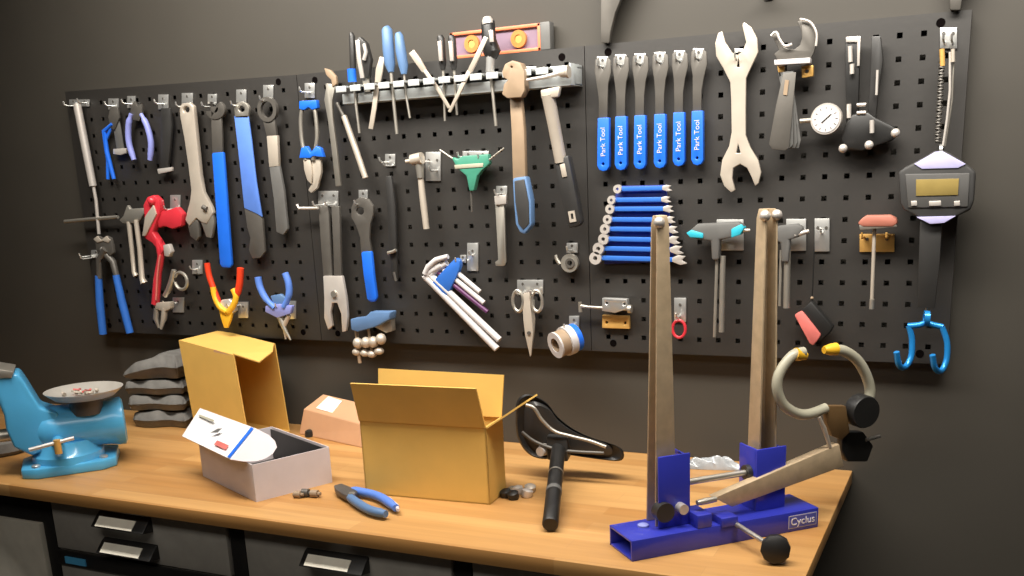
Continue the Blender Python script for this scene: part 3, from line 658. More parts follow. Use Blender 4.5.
# ---- teal tipped T handles
def tkey(label, x0, x1, y, rods, cat='hex key'):
    t = tool('t_handle_key', label, cat, (x0+x1)/2, y+20, .03)
    plateB(M(), [(x0, y+3), (x0+10, y-6), (x1-6, y-8), (x1, y-4), (x1-4, y+5), (x1-14, y+8), ((x0+x1)/2+4, y+10), ((x0+x1)/2+3, y+30), ((x0+x1)/2-4, y+30), ((x0+x1)/2-5, y+11), (x0+8, y+9)], .045, .022).build('handle', 'grey', t, .004)
    for a, b, wd in rods: tubeB(M(), [a, b], wd, .034).build('shaft', 'steel', t)
    return t
t = tkey('grey T-handle key with teal ends left of the rear stand upright', 687, 744, 230, [((717, 256), (714.5, 337), 3.2), ((723, 256), (721.5, 332), 5.6)])
plateB(M(), [(686, 233), (691, 230), (703, 233.5), (703, 238.5), (690, 238)], .048, .024).build('teal_end', 'teal', t, .002)
plateB(M(), [(731, 229), (741, 224), (744, 228), (740, 235), (731, 238)], .048, .024).build('teal_end', 'teal', t, .002)
tubeB(M(), [(742, 230.5), (750, 230)], [4, 2.5], .036).build('silver_tip', 'bright', t)
hook(730, 235, 'steel plate with corner holes behind the teal-ended T-handle key', .032, 27, 31, ((-8, -3), (10, -6)))
t = tkey('grey T-handle key mostly hidden behind the rear stand upright', 768, 803, 232, [((781, 250), (779.5, 306), 2.6), ((787.5, 250), (786.5, 308), 6.5)])
tubeB(M(), [(795, 235), (809, 231)], [6, 3.5], .04).build('silver_tip', 'bright', t)
hook(796, 235, 'steel plate right of the rear stand upright at the hidden T-key', .03, 20, 32, ((-5, -3),))
hook(822, 235, 'bare tall steel plate above the hanging red and black box', .014, 15, 33, ((0, -2),))
# ---- red and black box on a cord
t = tool('bike_light', 'small red and black box dangling on a thin cord', 'bicycle light', 810, 322, .03)
c = B(812, 322, .03); e1 = (B(800, 306, .03)-B(794, 316, .03)).normalized(); e2 = V((e1.z, 0, -e1.x))
plateB(M(), [(811, 301), (833, 327), (830, 333), (820, 341), (800, 312)], .04, .024).build('black_body', 'black', t, .003)
plateB(M(), [(794, 315), (802, 311), (821, 335), (818, 340), (813, 346), (809, 343)], .046, .026).build('red_lens', 'pink', t, .003)
tubeB(M(), [(814, 249), (813, 275), (812, 303)], 1.4, .03).build('cord', 'black', t)
M().ball(B(812, 298, .03), .003).build('cord_bead', 'tan', t)
# ---- red loop hook
t = tool('carabiner', 'small red ring clip right of the front stand upright', 'clip', 680, 330, .02)
p = B(679, 329, .022); M().tube([p+V((.013*math.cos(q), 0, .017*math.sin(q))) for q in [2*math.pi*k/18 for k in range(18)]], .003, 8, closed=True).build('ring', 'red', t)
hook(680, 310, 'steel plate hook above the small red ring clip', .026, 12, 24, ((0, 6),))
t = tool('tyre_lever', 'slim black tool with silver glint hanging below the empty double-pronged hook', 'lever', 393, 230, .02)
plateB(M(), strip([(388, 176), (391, 205), (392, 245), (395, 280)], [6, 8, 8, 5]), .02, .008).build('body', 'dark', t, .002)
tubeB(M(), [(388, 253), (392, 252), (396, 250)], 3.4, .026).build('silver_band', 'steel', t)
tubeB(M(), [(394, 272), (396, 281)], 3, .026).build('silver_tip', 'dsteel', t)
# ---- pump pliers
t = tool('pump_pliers', 'long dark-armed pliers with silver jaws down, left of the blue-gripped wrench', 'pliers', 333, 265, .025)
plateB(M(), [(318, 206), (328, 206), (330, 240), (332, 276), (334, 292), (324, 290), (321, 250)], .024, .009).build('arm', 'dsteel', t, .002)
plateB(M(), [(331, 206), (339, 206), (340, 240), (341, 276), (341, 292), (334, 292), (333, 250)], .028, .009).build('arm', 'dsteel', t, .002)
plateB(M(), [(323, 276), (342, 276), (346, 298), (347.5, 316), (346, 331), (342, 332), (341, 314), (337, 303), (332, 303), (330, 312), (332, 326), (328, 330), (324, 318), (324, 298)], .031, .009).build('jaw', 'bright', t, .0015)
M().disc(B(334, 294, .033), (0, 1, 0), .0075, .005, 16).build('pivot', 'steel', t)
hook(328, 199, 'wide steel plate hook holding the dark-armed pump pliers', .03, 20, 16, ((-6, 6), (6, 6)))
tubeB(M(), [(297, 204.5), (299, 208.5), (318, 208)], 3, .03).build('hook_wire', 'bright', t)
# ---- pedal wrench
t = tool('pedal_wrench', 'grey oval-headed wrench with short bright blue grip in the lower middle', 'wrench', 366, 245, .022)
plateB(M(), [(351, 208), (354, 201), (360, 197), (368, 199), (373, 206), (373, 214), (370, 224), (369, 238), (372, 254), (361, 254), (360, 238), (356, 226), (351, 217)], .026, .007, [arc(360, 211, 4, 30, 330, 10)]).build('head', 'dsteel', t, .0012)
plateB(M(), [(360.5, 252), (371, 251), (373.5, 275), (376.5, 298), (374, 302), (369, 302), (366.5, 299), (363, 275)], .03, .011).build('grip', 'bblue', t, .004)
hook(363, 196, 'steel plate hook at the oval-headed blue-gripped wrench', .03, 9, 12, ((0, 8),))
# ---- cassette / brush
t = tool('crown_gauge', 'small pale blue gauge block with rows of tan studs', 'gauge', 370, 340, .03)
plateB(M(), [(350, 319), (365, 317), (370, 312), (390, 312), (389, 320), (375, 327), (357, 332), (351, 330)], .045, .03).build('block', 'sblue', t, .003)
plateB(M(), [(371, 313), (391, 313), (392, 331), (386, 333), (372, 326)], .03, .016).build('steel_plate', 'steel', t, .001)
for x, y in ((358, 343), (366, 342.5), (373.5, 342), (381, 339)): M().ball(B(x, y, .035), .0135, (.9, .9, .95)).build('tan_stud', 'cream', t)
for x, y in ((357, 352), (365, 353), (372, 354), (379, 351)): M().ball(B(x, y, .03), .0115, (1.05, .9, .75)).build('tan_stud', 'cream', t)
tubeB(M(), [(356, 326), (358, 346), (360, 363)], 4, .03).build('pin', 'tan', t)
tubeB(M(), [(368, 328), (371, 345), (373, 356)], 3, .03).build('pin', 'tan', t)
# ---- red crank tool
t = tool('pipe_cutter', 'red-framed cutter with long curved red handle at the left', 'cutter', 160, 250, .03)
plateB(M(), [(143, 205), (147, 197), (153, 195), (158, 200), (160, 210), (156, 222), (152, 232), (157, 240), (163, 250), (161, 255), (152, 243), (144, 238), (145, 225)], .042, .020).build('frame', 'red', t, .003)
plateB(M(), [(156, 212), (168, 210), (176, 207), (182, 214), (181, 226), (172, 229), (164, 226), (158, 228)], .036, .018).build('jaw', 'red', t, .003)
tubeB(M(), bez([(158, 240), (161, 255), (158, 275), (155.5, 304)], 5), [8]*5+[7]*6+[8]*5, .034).build('handle', 'red', t)
tubeB(M(), bez([(160, 255), (157.5, 275), (156, 300)], 5), 2, .043).build('pale_ridge', 'pink', t)
plateB(M(), [(145, 216), (153, 205), (156, 214), (150, 226), (145, 236), (142, 236)], .046, .006).build('pale_edge', 'cream', t, .001)
plateB(M(), [(163, 245), (168, 244), (171, 252), (168, 257), (164, 256)], .044, .014).build('silver_knob', 'bright', t, .002)
M().ball(B(152, 201, .042), .011).build('red_knob', 'red', t)
hook(175, 203, 'steel plate hook above the red cutter jaw', .032, 10, 16, ((0, 6),))
# ---- twin silver pins
t = tool('pin_spanner', 'silver pin spanner with two legs left of the red cutter', 'wrench', 133, 245, .028)
plateB(M(), [(123, 216), (127, 205), (130, 209), (142, 208), (144, 214), (138, 222), (128, 224), (122, 223), (119, 220)], .034, .010).build('head', 'steel', t, .002)
tubeB(M(), [(129, 222), (132, 250), (134, 272), (136, 276)], [5, 4.5, 4.5, 6], .03).build('leg', 'cream', t)
tubeB(M(), [(136, 220), (140, 250), (142, 278), (144, 283)], [5, 5, 5.5, 7.5], .034).build('leg', 'cream', t)
# ---- silver ring
t = tool('ring_hook', 'silver curved ring tool right of the red cutter handle', 'ring', 181, 280, .025)
p = B(181, 281, .028); M().tube([p+V((.020*math.cos(q), 0, .021*math.sin(q))) for q in [math.radians(150-k*17) for k in range(20)]], .0042, 8).build('ring', 'steel', t)
tubeB(M(), [(174, 270), (172, 280), (169, 289), (165, 296)], [5, 6, 6, 5], .028).build('tail', 'steel', t)
hook(197, 267, 'steel plate hook right of the silver curved ring tool', .02, 10, 14)
hook(178, 305, 'steel plate hook below the silver curved ring tool', .03, 11, 15, ((-5, -2),))
t = tool('needle_pliers', 'tiny pinkish silver pliers tips under the red cutter handle', 'pliers', 160, 318, .03)
plateB(M(), [(154, 303), (170, 302), (170, 309), (164, 312), (155, 309)], .04, .016).build('joint', 'cream', t, .002)
tubeB(M(), [(157, 309), (156, 318), (159, 328)], [6, 6, 2.5], .034).build('tip', 'steel', t)
tubeB(M(), [(165, 308), (164, 318), (161, 329)], [6, 6, 2.5], .034).build('tip', 'cream', t)
# ---- red and yellow pliers
t = tool('long_nose_pliers', 'red and yellow handled pliers hanging tips down above the tall box', 'pliers', 224, 295, .03)
tubeB(M(), bez([(207, 263), (209, 275), (213, 287), (219, 303)], 4), [6]*17, .04).build('red_grip', 'orange', t)
tubeB(M(), bez([(240.5, 268), (240, 280), (238, 292), (235, 302)], 4), [7]*9+[5]*8, .04).build('red_grip', 'orange', t)
tubeB(M(), bez([(213, 287), (215, 297), (220, 307), (227, 312)], 4), [6]*13, .043).build('yellow_grip', 'yellow', t)
tubeB(M(), bez([(233, 289), (236, 297), (233, 306), (228, 312)], 4), [6]*13, .043).build('yellow_grip', 'yellow', t)
plateB(M(), [(221, 300), (229, 299), (234, 304), (235, 311), (229, 316), (221, 314), (218, 307)], .042, .012).build('joint', 'bright', t, .002)
plateB(M(), [(219, 310), (232, 311), (230, 320), (227, 328), (224, 328), (221, 319)], .044, .008).build('yellow_jaw', 'yellow', t, .001)
hook(243, 310, 'steel plate hook right of the red and yellow pliers', .04, 10, 16, ((-4, -5),))
# ---- blue pliers
t = tool('long_nose_pliers', 'steel-blue handled pliers hanging tips down beside the red-yellow pair', 'pliers', 275, 305, .03)
tubeB(M(), bez([(258, 277), (260, 287), (266, 299), (275, 308)], 4), [7]*9+[6]*4, .04).build('grip', 'mblue', t)
tubeB(M(), bez([(285, 273), (288.5, 283), (289, 295), (284, 307)], 4), [7]*9+[6]*4, .04).build('grip', 'mblue', t)
plateB(M(), [(265, 306), (278, 304), (292, 306), (290, 314), (277, 318), (265, 312)], .043, .012).build('joint', 'lav', t, .002)
plateB(M(), [(270, 296), (280, 294), (286, 299), (284, 307), (275, 308)], .038, .010).build('pivot_block', 'sblue', t, .002)
tubeB(M(), [(279, 315), (284, 328), (290.5, 340)], [6, 4.5, 2], .036).build('tip', 'steel', t)
tubeB(M(), [(289, 315), (284, 326), (286, 339)], [5, 4.5, 2], .034).build('tip', 'cream', t)
hook(291, 310, 'steel plate hook right of the steel-blue handled pliers', .04, 9, 18, ((-4, -5),))
# ---- left cutters
t = tool('cable_cutter', 'dark-jawed cutter with long blue handles at the lower left corner', 'cutter', 108, 285, .03)
plateB(M(), [(95, 241), (97, 236), (102, 238), (106, 236), (110, 238), (112, 246), (113, 253), (108, 258), (103, 250), (99, 258), (96, 250)], .036, .010).build('jaw', 'dsteel', t, .0015)
plateB(M(), [(93, 239), (97, 236), (101, 240), (106, 236), (110, 240), (108, 243), (103, 241), (97, 243)], .038, .006).build('cutting_edge', 'cream', t, .001)
tubeB(M(), [(106, 249), (99, 260), (99.5, 278)], [8, 6, 6], .034).build('arm', 'dsteel', t)
tubeB(M(), [(102, 249), (113, 262), (117, 278)], [8, 7, 6], .03).build('arm', 'dsteel', t)
tubeB(M(), [(98.5, 276), (100, 305), (103, 334)], [7, 8, 7.5], .034).build('handle', 'blue', t)
tubeB(M(), [(116, 275), (122, 302), (130, 333)], [7, 8, 7.5], .03).build('handle', 'blue', t)
hook(96, 254, 'bent wire hook left of the dark-jawed cutter', .03, 10, 8, ((-6, 2), (-5, 4)))
# ---- clear tag
# ---- shelf brackets on the wall above the board
def bracket(sx, tip, sc, label):
    ol = [(0, 0), (-.5, -12), (0, -110), (60, -110), (34, -75), (22, -50), (14, -30), (9.5, -12), (8, 0)]
    P = [onplane(sx+x*sc, tip+y, (0, WY-.045, 0), (0, 1, 0)) for x, y in ol]
    t = thing('shelf_bracket', label, 'bracket', (P[0].x, WY, P[0].z), 'shelf brackets above the pegboard')
    M().prism(P, (0, .012, 0)).build('front_web', 'dsteel', t, .002)
    Q = [p+V((0, .012, 0)) for p in P]
    m = M(); m.prism([Q[0], Q[2], Q[2]+V((.006, 0, 0)), Q[0]+V((.006, 0, 0))], (0, .033, 0)).build('wall_rib', 'dsteel', t, .001)
    return t
bracket(601, 43, 1.0, 'grey flaring shelf bracket above the panel seam left of centre')
bracket(950, 10, 1.3, 'grey shelf bracket tip above the board top right corner')
p = onplane(764, 3, (0, WY, 0), (0, 1, 0))
t = thing('wall_hook', 'small pale wall hook at the picture top above the feeler gauges', 'hook', (p.x, WY, p.z))
M().abox(p.x, p.x+.016, WY-.004, WY, p.z+.004, p.z+.06).build('back_plate', 'chrome', t, .001)
M().tube([(p.x+.008, WY-.003, p.z+.03), (p.x+.008, WY-.03, p.z+.008), (p.x+.008, WY-.045, p.z+.02)], .006, 10).build('prong', 'bright', t)

# ------------------------------------------------------------------ workbench
xr = T(852.5, 470.5).x; YF = -.575
th = .026
def curvefront(): return YF
t = M().abox(-1.75, xr, YF, WY-.001, TZ-th, TZ); o = t.build('worktop', 'wood', None, .0015)
tag(o, 'long light butcher-block wooden worktop along the wall', 'worktop')
# cabinets under it
yc = -.545
def cx(px, py): return onplane(px, py, (0, yc, 0), (0, 1, 0))
zt_ = TZ-th
def holder(t, x0, x1, z0, z1):
    z0 = z1-.010
    zb, zt2 = z0-.002, z1+.008
    pp = M(); pp.prism([V((x0-.014, yc, zb-.006)), V((x0-.014, yc-.030, zb)), V((x0-.014, yc-.010, zt2)), V((x0-.014, yc, zt2+.006))], (x1-x0+.040, 0, 0))
    hh = pp.build('handle', 'black', t, .002)
    sl = V((0, .020, zt2-zb)); hl = sl.length/2; sl.normalize(); c = V(((x0+x1)/2, yc-.020, (zb+zt2)/2)); nn = V((0, -sl.z, sl.y))
    M().box(c+nn*.0008-V((.003, 0, 0)), ((x1-x0)/2-.001, 0, 0), sl*(hl-.003), nn*.0008).build('label_card', 'label', hh)
def cabinet(x0, x1, label, cuts, hand):
    t = thing('drawer_cabinet', label, 'cabinet', ((x0+x1)/2, -.26, 0), 'drawer cabinets under the worktop')
    M().abox(x0, x1, yc+.02, -.02, 0.02, zt_-.001).build('body', 'cab', t, .002)
    for k in range(len(cuts)-1):
        d = M().abox(x0+.004, x1-.004, yc, yc+.019, cuts[k+1]+.002, cuts[k]-.002).build('drawer', 'cab', t, .002)
        for (a, b, c, e) in hand.get(k, ()): holder(d, a, b, c, e)
    return t
xa = cx(52, 520).x; xb = cx(228, 540).x; xc = cx(243, 540).x; xd = cx(453, 565).x; xe = cx(470, 565).x
zsp = cx(150, 556).z
A1 = cx(106, 518); A2 = cx(143, 524); H1 = (A1.x, A2.x, A1.z-.013, A1.z+.002)
G1 = cx(111, 545); G2 = cx(150, 553); H2 = (G1.x, G2.x, G1.z-.016, G1.z+.004)
c1 = cabinet(xa, xb, 'left grey drawer cabinet with two label-holder handles', [zt_-.004, G1.z-.028, .50, .28, .04], {0: [H1, H2]})
M().abox(xa+.006, xb, yc-.006, yc+.001, G1.z-.060, G1.z-.028).build('drawer_gap_shade', 'black', c1, .001)  # black strip standing in for the shaded gap between drawers
q = cx(68, 555); q2 = cx(89, 565); M().abox(q.x, q2.x, yc-.009, yc-.006, q2.z, q.z).build('blue_sticker', 'azure', c1)
J1 = cx(314, 557); J2 = cx(358, 566); H3 = (J1.x, J2.x, J1.z-.016, J1.z+.004)
cabinet(xc, xd, 'middle grey drawer cabinet with one pale label-holder handle', [zt_-.004, J1.z-.075, .50, .28, .04], {0: [H3]})
cabinet(xe, xr-.12, 'right grey drawer cabinet under the wheel stand end', [zt_-.004, J1.z-.075, .50, .28, .04], {})
m = M(); 
for a, b in ((xb, xc), (xd, xe)):
    o = M().abox(a+.001, b-.001, yc+.004, -.02, .0, zt_-.001).build('bench_post', 'black', None, .002)
    tag(o, 'black upright post between the left and middle drawer cabinets' if a == xb else 'black upright post between the middle and right drawer cabinets', 'post', 'bench posts')
# pale panel unit at the far left
xf = cx(-60, 560).x
pz = cx(20, 521).z; px1 = cx(42, 540).x
t = thing('bin_cabinet', 'black framed unit with pale grey front panel at far left under the worktop', 'cabinet', ((xf+xa)/2-.01, -.26, 0))
M().abox(xf-.2, xa-.012, yc+.01, -.02, 0, zt_-.001).build('frame', 'black', t, .002)
M().abox(xf-.17, px1, yc-.002, yc+.012, .06, pz).build('front_panel', 'panel', t, .002)

# ------------------------------------------------------------------ bench vise
F0 = T(22, 482); ve1 = (T(118, 468)-F0); ve1.z = 0; VL = ve1.length; ve1.normalize(); ve2 = V((-ve1.y, ve1.x, 0))
def vp(s, d, z): return F0+ve1*s+ve2*d+V((0, 0, z))
def von(px, py, d): 
    p = onplane(px, py, F0+ve2*d, ve2); r = p-F0; return (r.dot(ve1), r.z)
t = thing('bench_vise', 'light blue bench vise at the left end of the worktop', 'vise', vp(.1, .08, 0))
DB = .15
oct_ = [(-.0, .02), (.03, .0), (VL-.03, 0), (VL, .02), (VL+.01, DB-.02), (VL-.02, DB), (.03, DB), (0, DB-.03)]
m = M(); m.prism([vp(a, b, .0) for a, b in oct_], (0, 0, .022)); b_ = m.build('base', 'azure', t, .004)
for a, b in ((.03, .02), (VL-.025, .025), (VL-.03, DB-.03)): M().lathe([(.009, 0), (.009, .004), (.006, .006)], vp(a, b, .022), (0, 0, 1), 12).build('bolt', 'chrome', b_)
M().lathe([(.075, .0), (.073, .016), (.066, .022), (.060, .045)], vp(VL*.5, .075, .02), (0, 0, 1), 32).build('swivel', 'azure', t)
# main barrel
s0 = von(34, 440, .02)[0]; s1, _ = von(126, 425, .03)
zc = von(80, 431, .02)[1]
M().lathe([(.034, s0-.0), (.049, s0+.02), (.051, s0+.05), (.048, s1-.05), (.050, s1-.03), (.053, s1-.02), (.053, s1-.004), (.046, s1)], vp(0, .075, zc), ve1, 32).build('barrel', 'azure', t)
# neck + jaw
def jawp(pts, d): return [vp(*((von(x, y, d)[0]), d, von(x, y, d)[1])) for x, y in pts]
m = M(); m.prism(jawp([(-14, 388), (-6, 374), (18, 374), (24, 382), (40, 408), (58, 413), (58, 446), (32, 456), (14, 448), (6, 430), (4, 416), (-2, 402), (-12, 402)], .035), ve2*.085); m.build('fixed_jaw', 'azure', t, .006, True, 3)
m = M(); m.prism(jawp([(-13, 375), (-8, 368), (14, 371.5), (12, 378), (-10, 379)], .03), ve2*.095); m.build('jaw_insert', 'steel', t, .002)
m = M(); m.prism(jawp([(36, 420), (44, 412), (108, 408), (116, 412), (116, 424), (36, 432)], .05), ve2*.06); m.build('top_rib', 'azure', t, .006, True, 3)
M().lathe([(.014, -.30), (.014, .01)], vp(s0, .075, zc), ve1, 20).build('screw', 'steel', t)
# handle
p = vp(.085, -.012, von(52, 452, -.012)[1]); a = onplane(29, 450, F0-ve2*.03, ve2); b = onplane(74, 438, F0-ve2*.03, ve2)
M().tube([a, b], .0042, 10).build('handle_bar', 'bright', t)
c = (a*.38+b*.62)
M().tube([c+V((0, 0, .006)), c-V((0, 0, .024))], [.007, .0075], 12).build('handle_post', 'gold', t)
M().tube([c-V((0, 0, .010)), c-V((0, 0, .010))+ve2*.09], .012, 12).build('clamp_screw', 'azure', t)
# tray on top
pc = vp(*[von(86, 404, .06)[0], .06, von(86, 404, .06)[1]]); pc.z = max(pc.z, TZ+zc+.0545-.012)
M().tube([pc-V((0, 0, .02)), pc+V((0, 0, .0115))], .034, 24).build('anvil', 'dsteel', t)
tc_ = pc+V((0, 0, .012)); nrm = V((0, 0, 1))
t2 = thing('parts_tray', 'round steel magnetic tray of small parts on top of the blue vise', 'tray', tc_)
M().lathe([(.035, 0), (.062, .005), (.077, .018), (.081, .022), (.077, .022), (.060, .009), (.0, .006)], tc_, nrm, 36).build('bowl', 'tray', t2)
for k in range(9):
    q = random.uniform(0, 6.28); r = random.uniform(.005, .042)
    a = tc_+V((r*math.cos(q), r*math.sin(q), .014)); d = V((random.uniform(-1, 1), random.uniform(-1, 1), .15)).normalized()
    m = M(); m.tube([a, a+d*.014], .0026, 8); m.disc(a, d, .005, .004, 6); m.disc(a, d, .005, .004, 6)
    o = m.build('bolt', 'pink' if k % 3 == 0 else 'cream', None)
    tag(o, 'small loose bolt lying in the round tray on the vise', 'bolt', 'loose bolts in the tray')
# dark rag behind vise
t = T(8, 462)
o = M()
o.lathe([(.05, 0), (.06, .01), (.055, .03), (.03, .045), (0, .05)], T(4, 452), (0, 0, 1), 20)
o = o.build('rag', 'cloth', None); tag(o, 'dark grey bunched rag on the worktop behind the vise', 'rag')

# ------------------------------------------------------------------ folded cloths
def cloth(label, z, h, pts, seed):
    random.seed(seed); m = M(); bm = m.bm
    P0 = T(131, 428); ex = V((.97, .24, 0)); ey = V((-.24, .97, 0)); W, D = .155+.004*math.sin(seed*5), .13+.006*math.sin(seed*3)
    nu, nv = 40, 22
    def top(u, v):
        r = .015
        e = min(1, min(u*W, (1-u)*W)/r, min(v*D, (1-v)*D)/r); e = max(0, 1-(1-e)**3)**(1/3)
        f = pts(u); mid = z+h*.5*f
        return mid+(h*.5*f)*e+(.0022*math.sin(u*9+v*7+seed*3)+.0012*math.sin(u*17-v*9+seed))*e, mid-(h*.5*f)*e+.0005
    g1 = []; g2 = []
    for i in range(nu+1):
        r1 = []; rb = []
        for j in range(nv+1):
            u, v = i/nu, j/nv; a, b = top(u, v)
            wob = .006*math.sin(seed*2+u*9) if v < .1 else 0
            p = P0+ex*(u*W+.006*math.sin(seed+v*8))+ey*(v*D+wob)
            r1.append(bm.verts.new((p.x, p.y, a))); rb.append(bm.verts.new((p.x, p.y, b)))
        g1.append(r1); g2.append(rb)
    for i in range(nu):
        for j in range(nv):
            bm.faces.new((g1[i][j], g1[i+1][j], g1[i+1][j+1], g1[i][j+1])); bm.faces.new((g2[i][j], g2[i][j+1], g2[i+1][j+1], g2[i+1][j]))
    for i in range(nu):
        for j in (0, nv): bm.faces.new((g1[i][j], g1[i+1][j], g2[i+1][j], g2[i][j]))
    for j in range(nv):
        for i in (0, nu): bm.faces.new((g1[i][j], g1[i][j+1], g2[i][j+1], g2[i][j]))
    bmesh.ops.recalc_face_normals(bm, faces=bm.faces[:])
    o = m.build('folded_cloth', 'cloth', None); o.modifiers.clear(); tag(o, label, 'cloth', 'stack of folded grey cloths'); return o
cloth('bottom grey folded cloth of the stack beside the tall box', TZ, .040, lambda u: 1, 1)
cloth('second grey folded cloth from the bottom of the stack', TZ+.0445, .036, lambda u: 1, 2)
cloth('third grey folded cloth from the bottom of the stack', TZ+.085, .036, lambda u: 1, 3)
cloth('topmost grey cloth humped up on the stack beside the tall box', TZ+.1255, .060, lambda u: .30+.70*math.sin(min(1, u*1.35)*math.pi/2), 4)

# ------------------------------------------------------------------ cardboard
def sheet(m, pts, th):
    """thin card: 3D quad/polygon given thickness along its normal"""
    P = [V(p) for p in pts]; n = (P[1]-P[0]).cross(P[2]-P[0]).normalized(); m.prism(P, n*th); return m
def solveh(p, py):
    lo, hi = 0, 1.2
    for _ in range(50):
        md = (lo+hi)/2
        if proj(p+V((0, 0, md)))[1] > py: lo = md
        else: hi = md
    return lo
# open box in the middle
a = T(366, 494); b = T(490, 505); ex = (b-a); W = ex.length; ex.normalize(); ey = V((-ex.y, ex.x, 0)); D = .076
Hh = .5*(solveh(a, 421.5)+solveh(b, 426)); zz = V((0, 0, 1))
t = thing('cardboard_box', 'open kraft cardboard box with raised flaps in the bench middle', 'box', a+ex*W/2+ey*D/2, 'cardboard boxes')
cdt = .003
m = M(); m.abox(0, 0.001, 0, .001, 0, .001); m.bm.clear()
sheet(m, [a, b, b+zz*Hh, a+zz*Hh], -cdt); sheet(m, [a+ey*D, b+ey*D, b+ey*D+zz*Hh, a+ey*D+zz*Hh], -cdt)
sheet(m, [a, a+ey*D, a+ey*D+zz*Hh, a+zz*Hh], cdt); sheet(m, [b, b+ey*D, b+ey*D+zz*Hh, b+zz*Hh], -cdt)
sheet(m, [a, b, b+ey*D, a+ey*D], cdt); m.build('walls', 'kraft', t, 0, False)
fl = .077
f0, f1 = a+zz*Hh, b+zz*Hh
sheet(M(), [f0, f1, f1+zz*fl-ey*.022-ex*.004, f0+zz*fl-ey*.022+ex*.002], cdt).build('front_flap', 'kraft', t, 0, False)
sheet(M(), [f0+ey*D, f1+ey*D, f1+ey*D+zz*.078+ey*.012+ex*.004, f0+ey*D+zz*.082+ey*.012+ex*.0], cdt).build('back_flap', 'kraft', t, 0, False)
g = onplane(528.6, 392, f1, V((ex.x*.0+ex.y, -ex.x, 0)) if False else ey)
sheet(M(), [f1, f1+ey*D, f1+ey*(D-.01)+ex*.075+zz*.050, f1+ey*.012+ex*.075+zz*.050], cdt).build('side_flap', 'kraft', t, 0, False)
sheet(M(), [f0+ex*.006, f0+ey*D+ex*.006, f0+ey*(D-.01)+ex*.018-zz*.072, f0+ey*.01+ex*.018-zz*.072], -cdt).build('side_flap', 'kraft', t, 0, False)

# tall box standing on end at the back left
N = T(249, 443); R = T(290, 431); R.y = min(R.y, -.012); e1 = (R-N); W2 = e1.length; e1.normalize(); e2 = V((-e1.y, e1.x, 0))
D2 = .19
for k in range(5, 60):
    D2 = k*.005
    if proj(N+e2*D2)[0] < 197 or (N+e2*D2+e1*W2).y > WY-.006: break
hN = solveh(N, 355)
t = thing('cardboard_box', 'tall kraft cardboard box standing on end with open side to the right', 'box', N+e1*W2/2+e2*D2/2, 'cardboard boxes')
m = M()
def bx(s, d, z): return N+e1*s+e2*d+zz*(z+(.020*d/D2+.006*s/W2)*z/hN)+V((-.016*z/hN, 0, 0))
def qd(*q): return [bx(*p) for p in q]
sheet(m, qd((0, 0, 0), (0, D2, 0), (0, D2, hN), (0, 0, hN)), cdt)
sheet(m, qd((W2, 0, 0), (W2, D2, 0), (W2, D2, hN), (W2, 0, hN)), -cdt)
sheet(m, qd((0, D2, 0), (W2, D2, 0), (W2, D2, hN), (0, D2, hN)), -cdt)
sheet(m, qd((0, 0, 0), (W2, 0, 0), (W2, D2, 0), (0, D2, 0)), cdt)
sheet(m, qd((0, 0, hN), (W2, 0, hN), (W2, D2, hN), (0, D2, hN)), -cdt)
m.build('walls', 'kraft', t, 0, False)
sheet(M(), [bx(0, 0, hN), bx(W2*.97, 0, hN), bx(W2*.62, -.045, hN-.004), bx(W2*.22, -.055, hN-.016)], -cdt).build('top_flap', 'kraft', t, 0, False)
sheet(M(), [bx(0, .004, hN*.985), bx(0, .07, hN), bx(0, .075, hN*.97)], -.0012).build('tape_strip', 'kraftp', t, 0, False)

# low box behind
a = T(299, 434); b = T(376, 451); ex = b-a; W3 = ex.length; ex.normalize(); ey = V((-ex.y, ex.x, 0))
h3 = solveh(a, 408)
b3 = lambda s, d, z: a+ex*s+ey*d+zz*z
t = thing('carton', 'low pale brown carton behind the open box near the wall', 'box', b3(W3/2, .04, 0))
m = M(); bm = m.bm
dep = .06
q = [b3(0, 0, 0), b3(W3, 0, 0), b3(W3, dep, 0), b3(0, dep, 0), b3(.012, .012, h3*.95), b3(W3, .012, h3*.75), b3(W3, dep, h3*1.25), b3(.03, dep, h3*1.4)]
vs = [bm.verts.new(p) for p in q]
for f in ((0, 1, 2, 3), (4, 5, 6, 7), (0, 1, 5, 4), (1, 2, 6, 5), (2, 3, 7, 6), (3, 0, 4, 7)): bm.faces.new([vs[i] for i in f])
bmesh.ops.recalc_face_normals(bm, faces=bm.faces[:]); m.build('body', 'kraftp', t, .002, False)
sheet(M(), [b3(.05, .02, h3*1.02), b3(.11, .02, h3*.96), b3(.11, dep-.008, h3*1.3), b3(.06, dep-.008, h3*1.38)], .001).build('pale_label', 'label', t, 0, False)
p = T(309.5, 436.5); o = M().lathe([(.010, 0), (.011, .004), (.009, .014), (.004, .017)], p, (0, 0, 1), 16).build('knob', 'black', None); tag(o, 'small black knob in front of the low pale carton', 'knob')

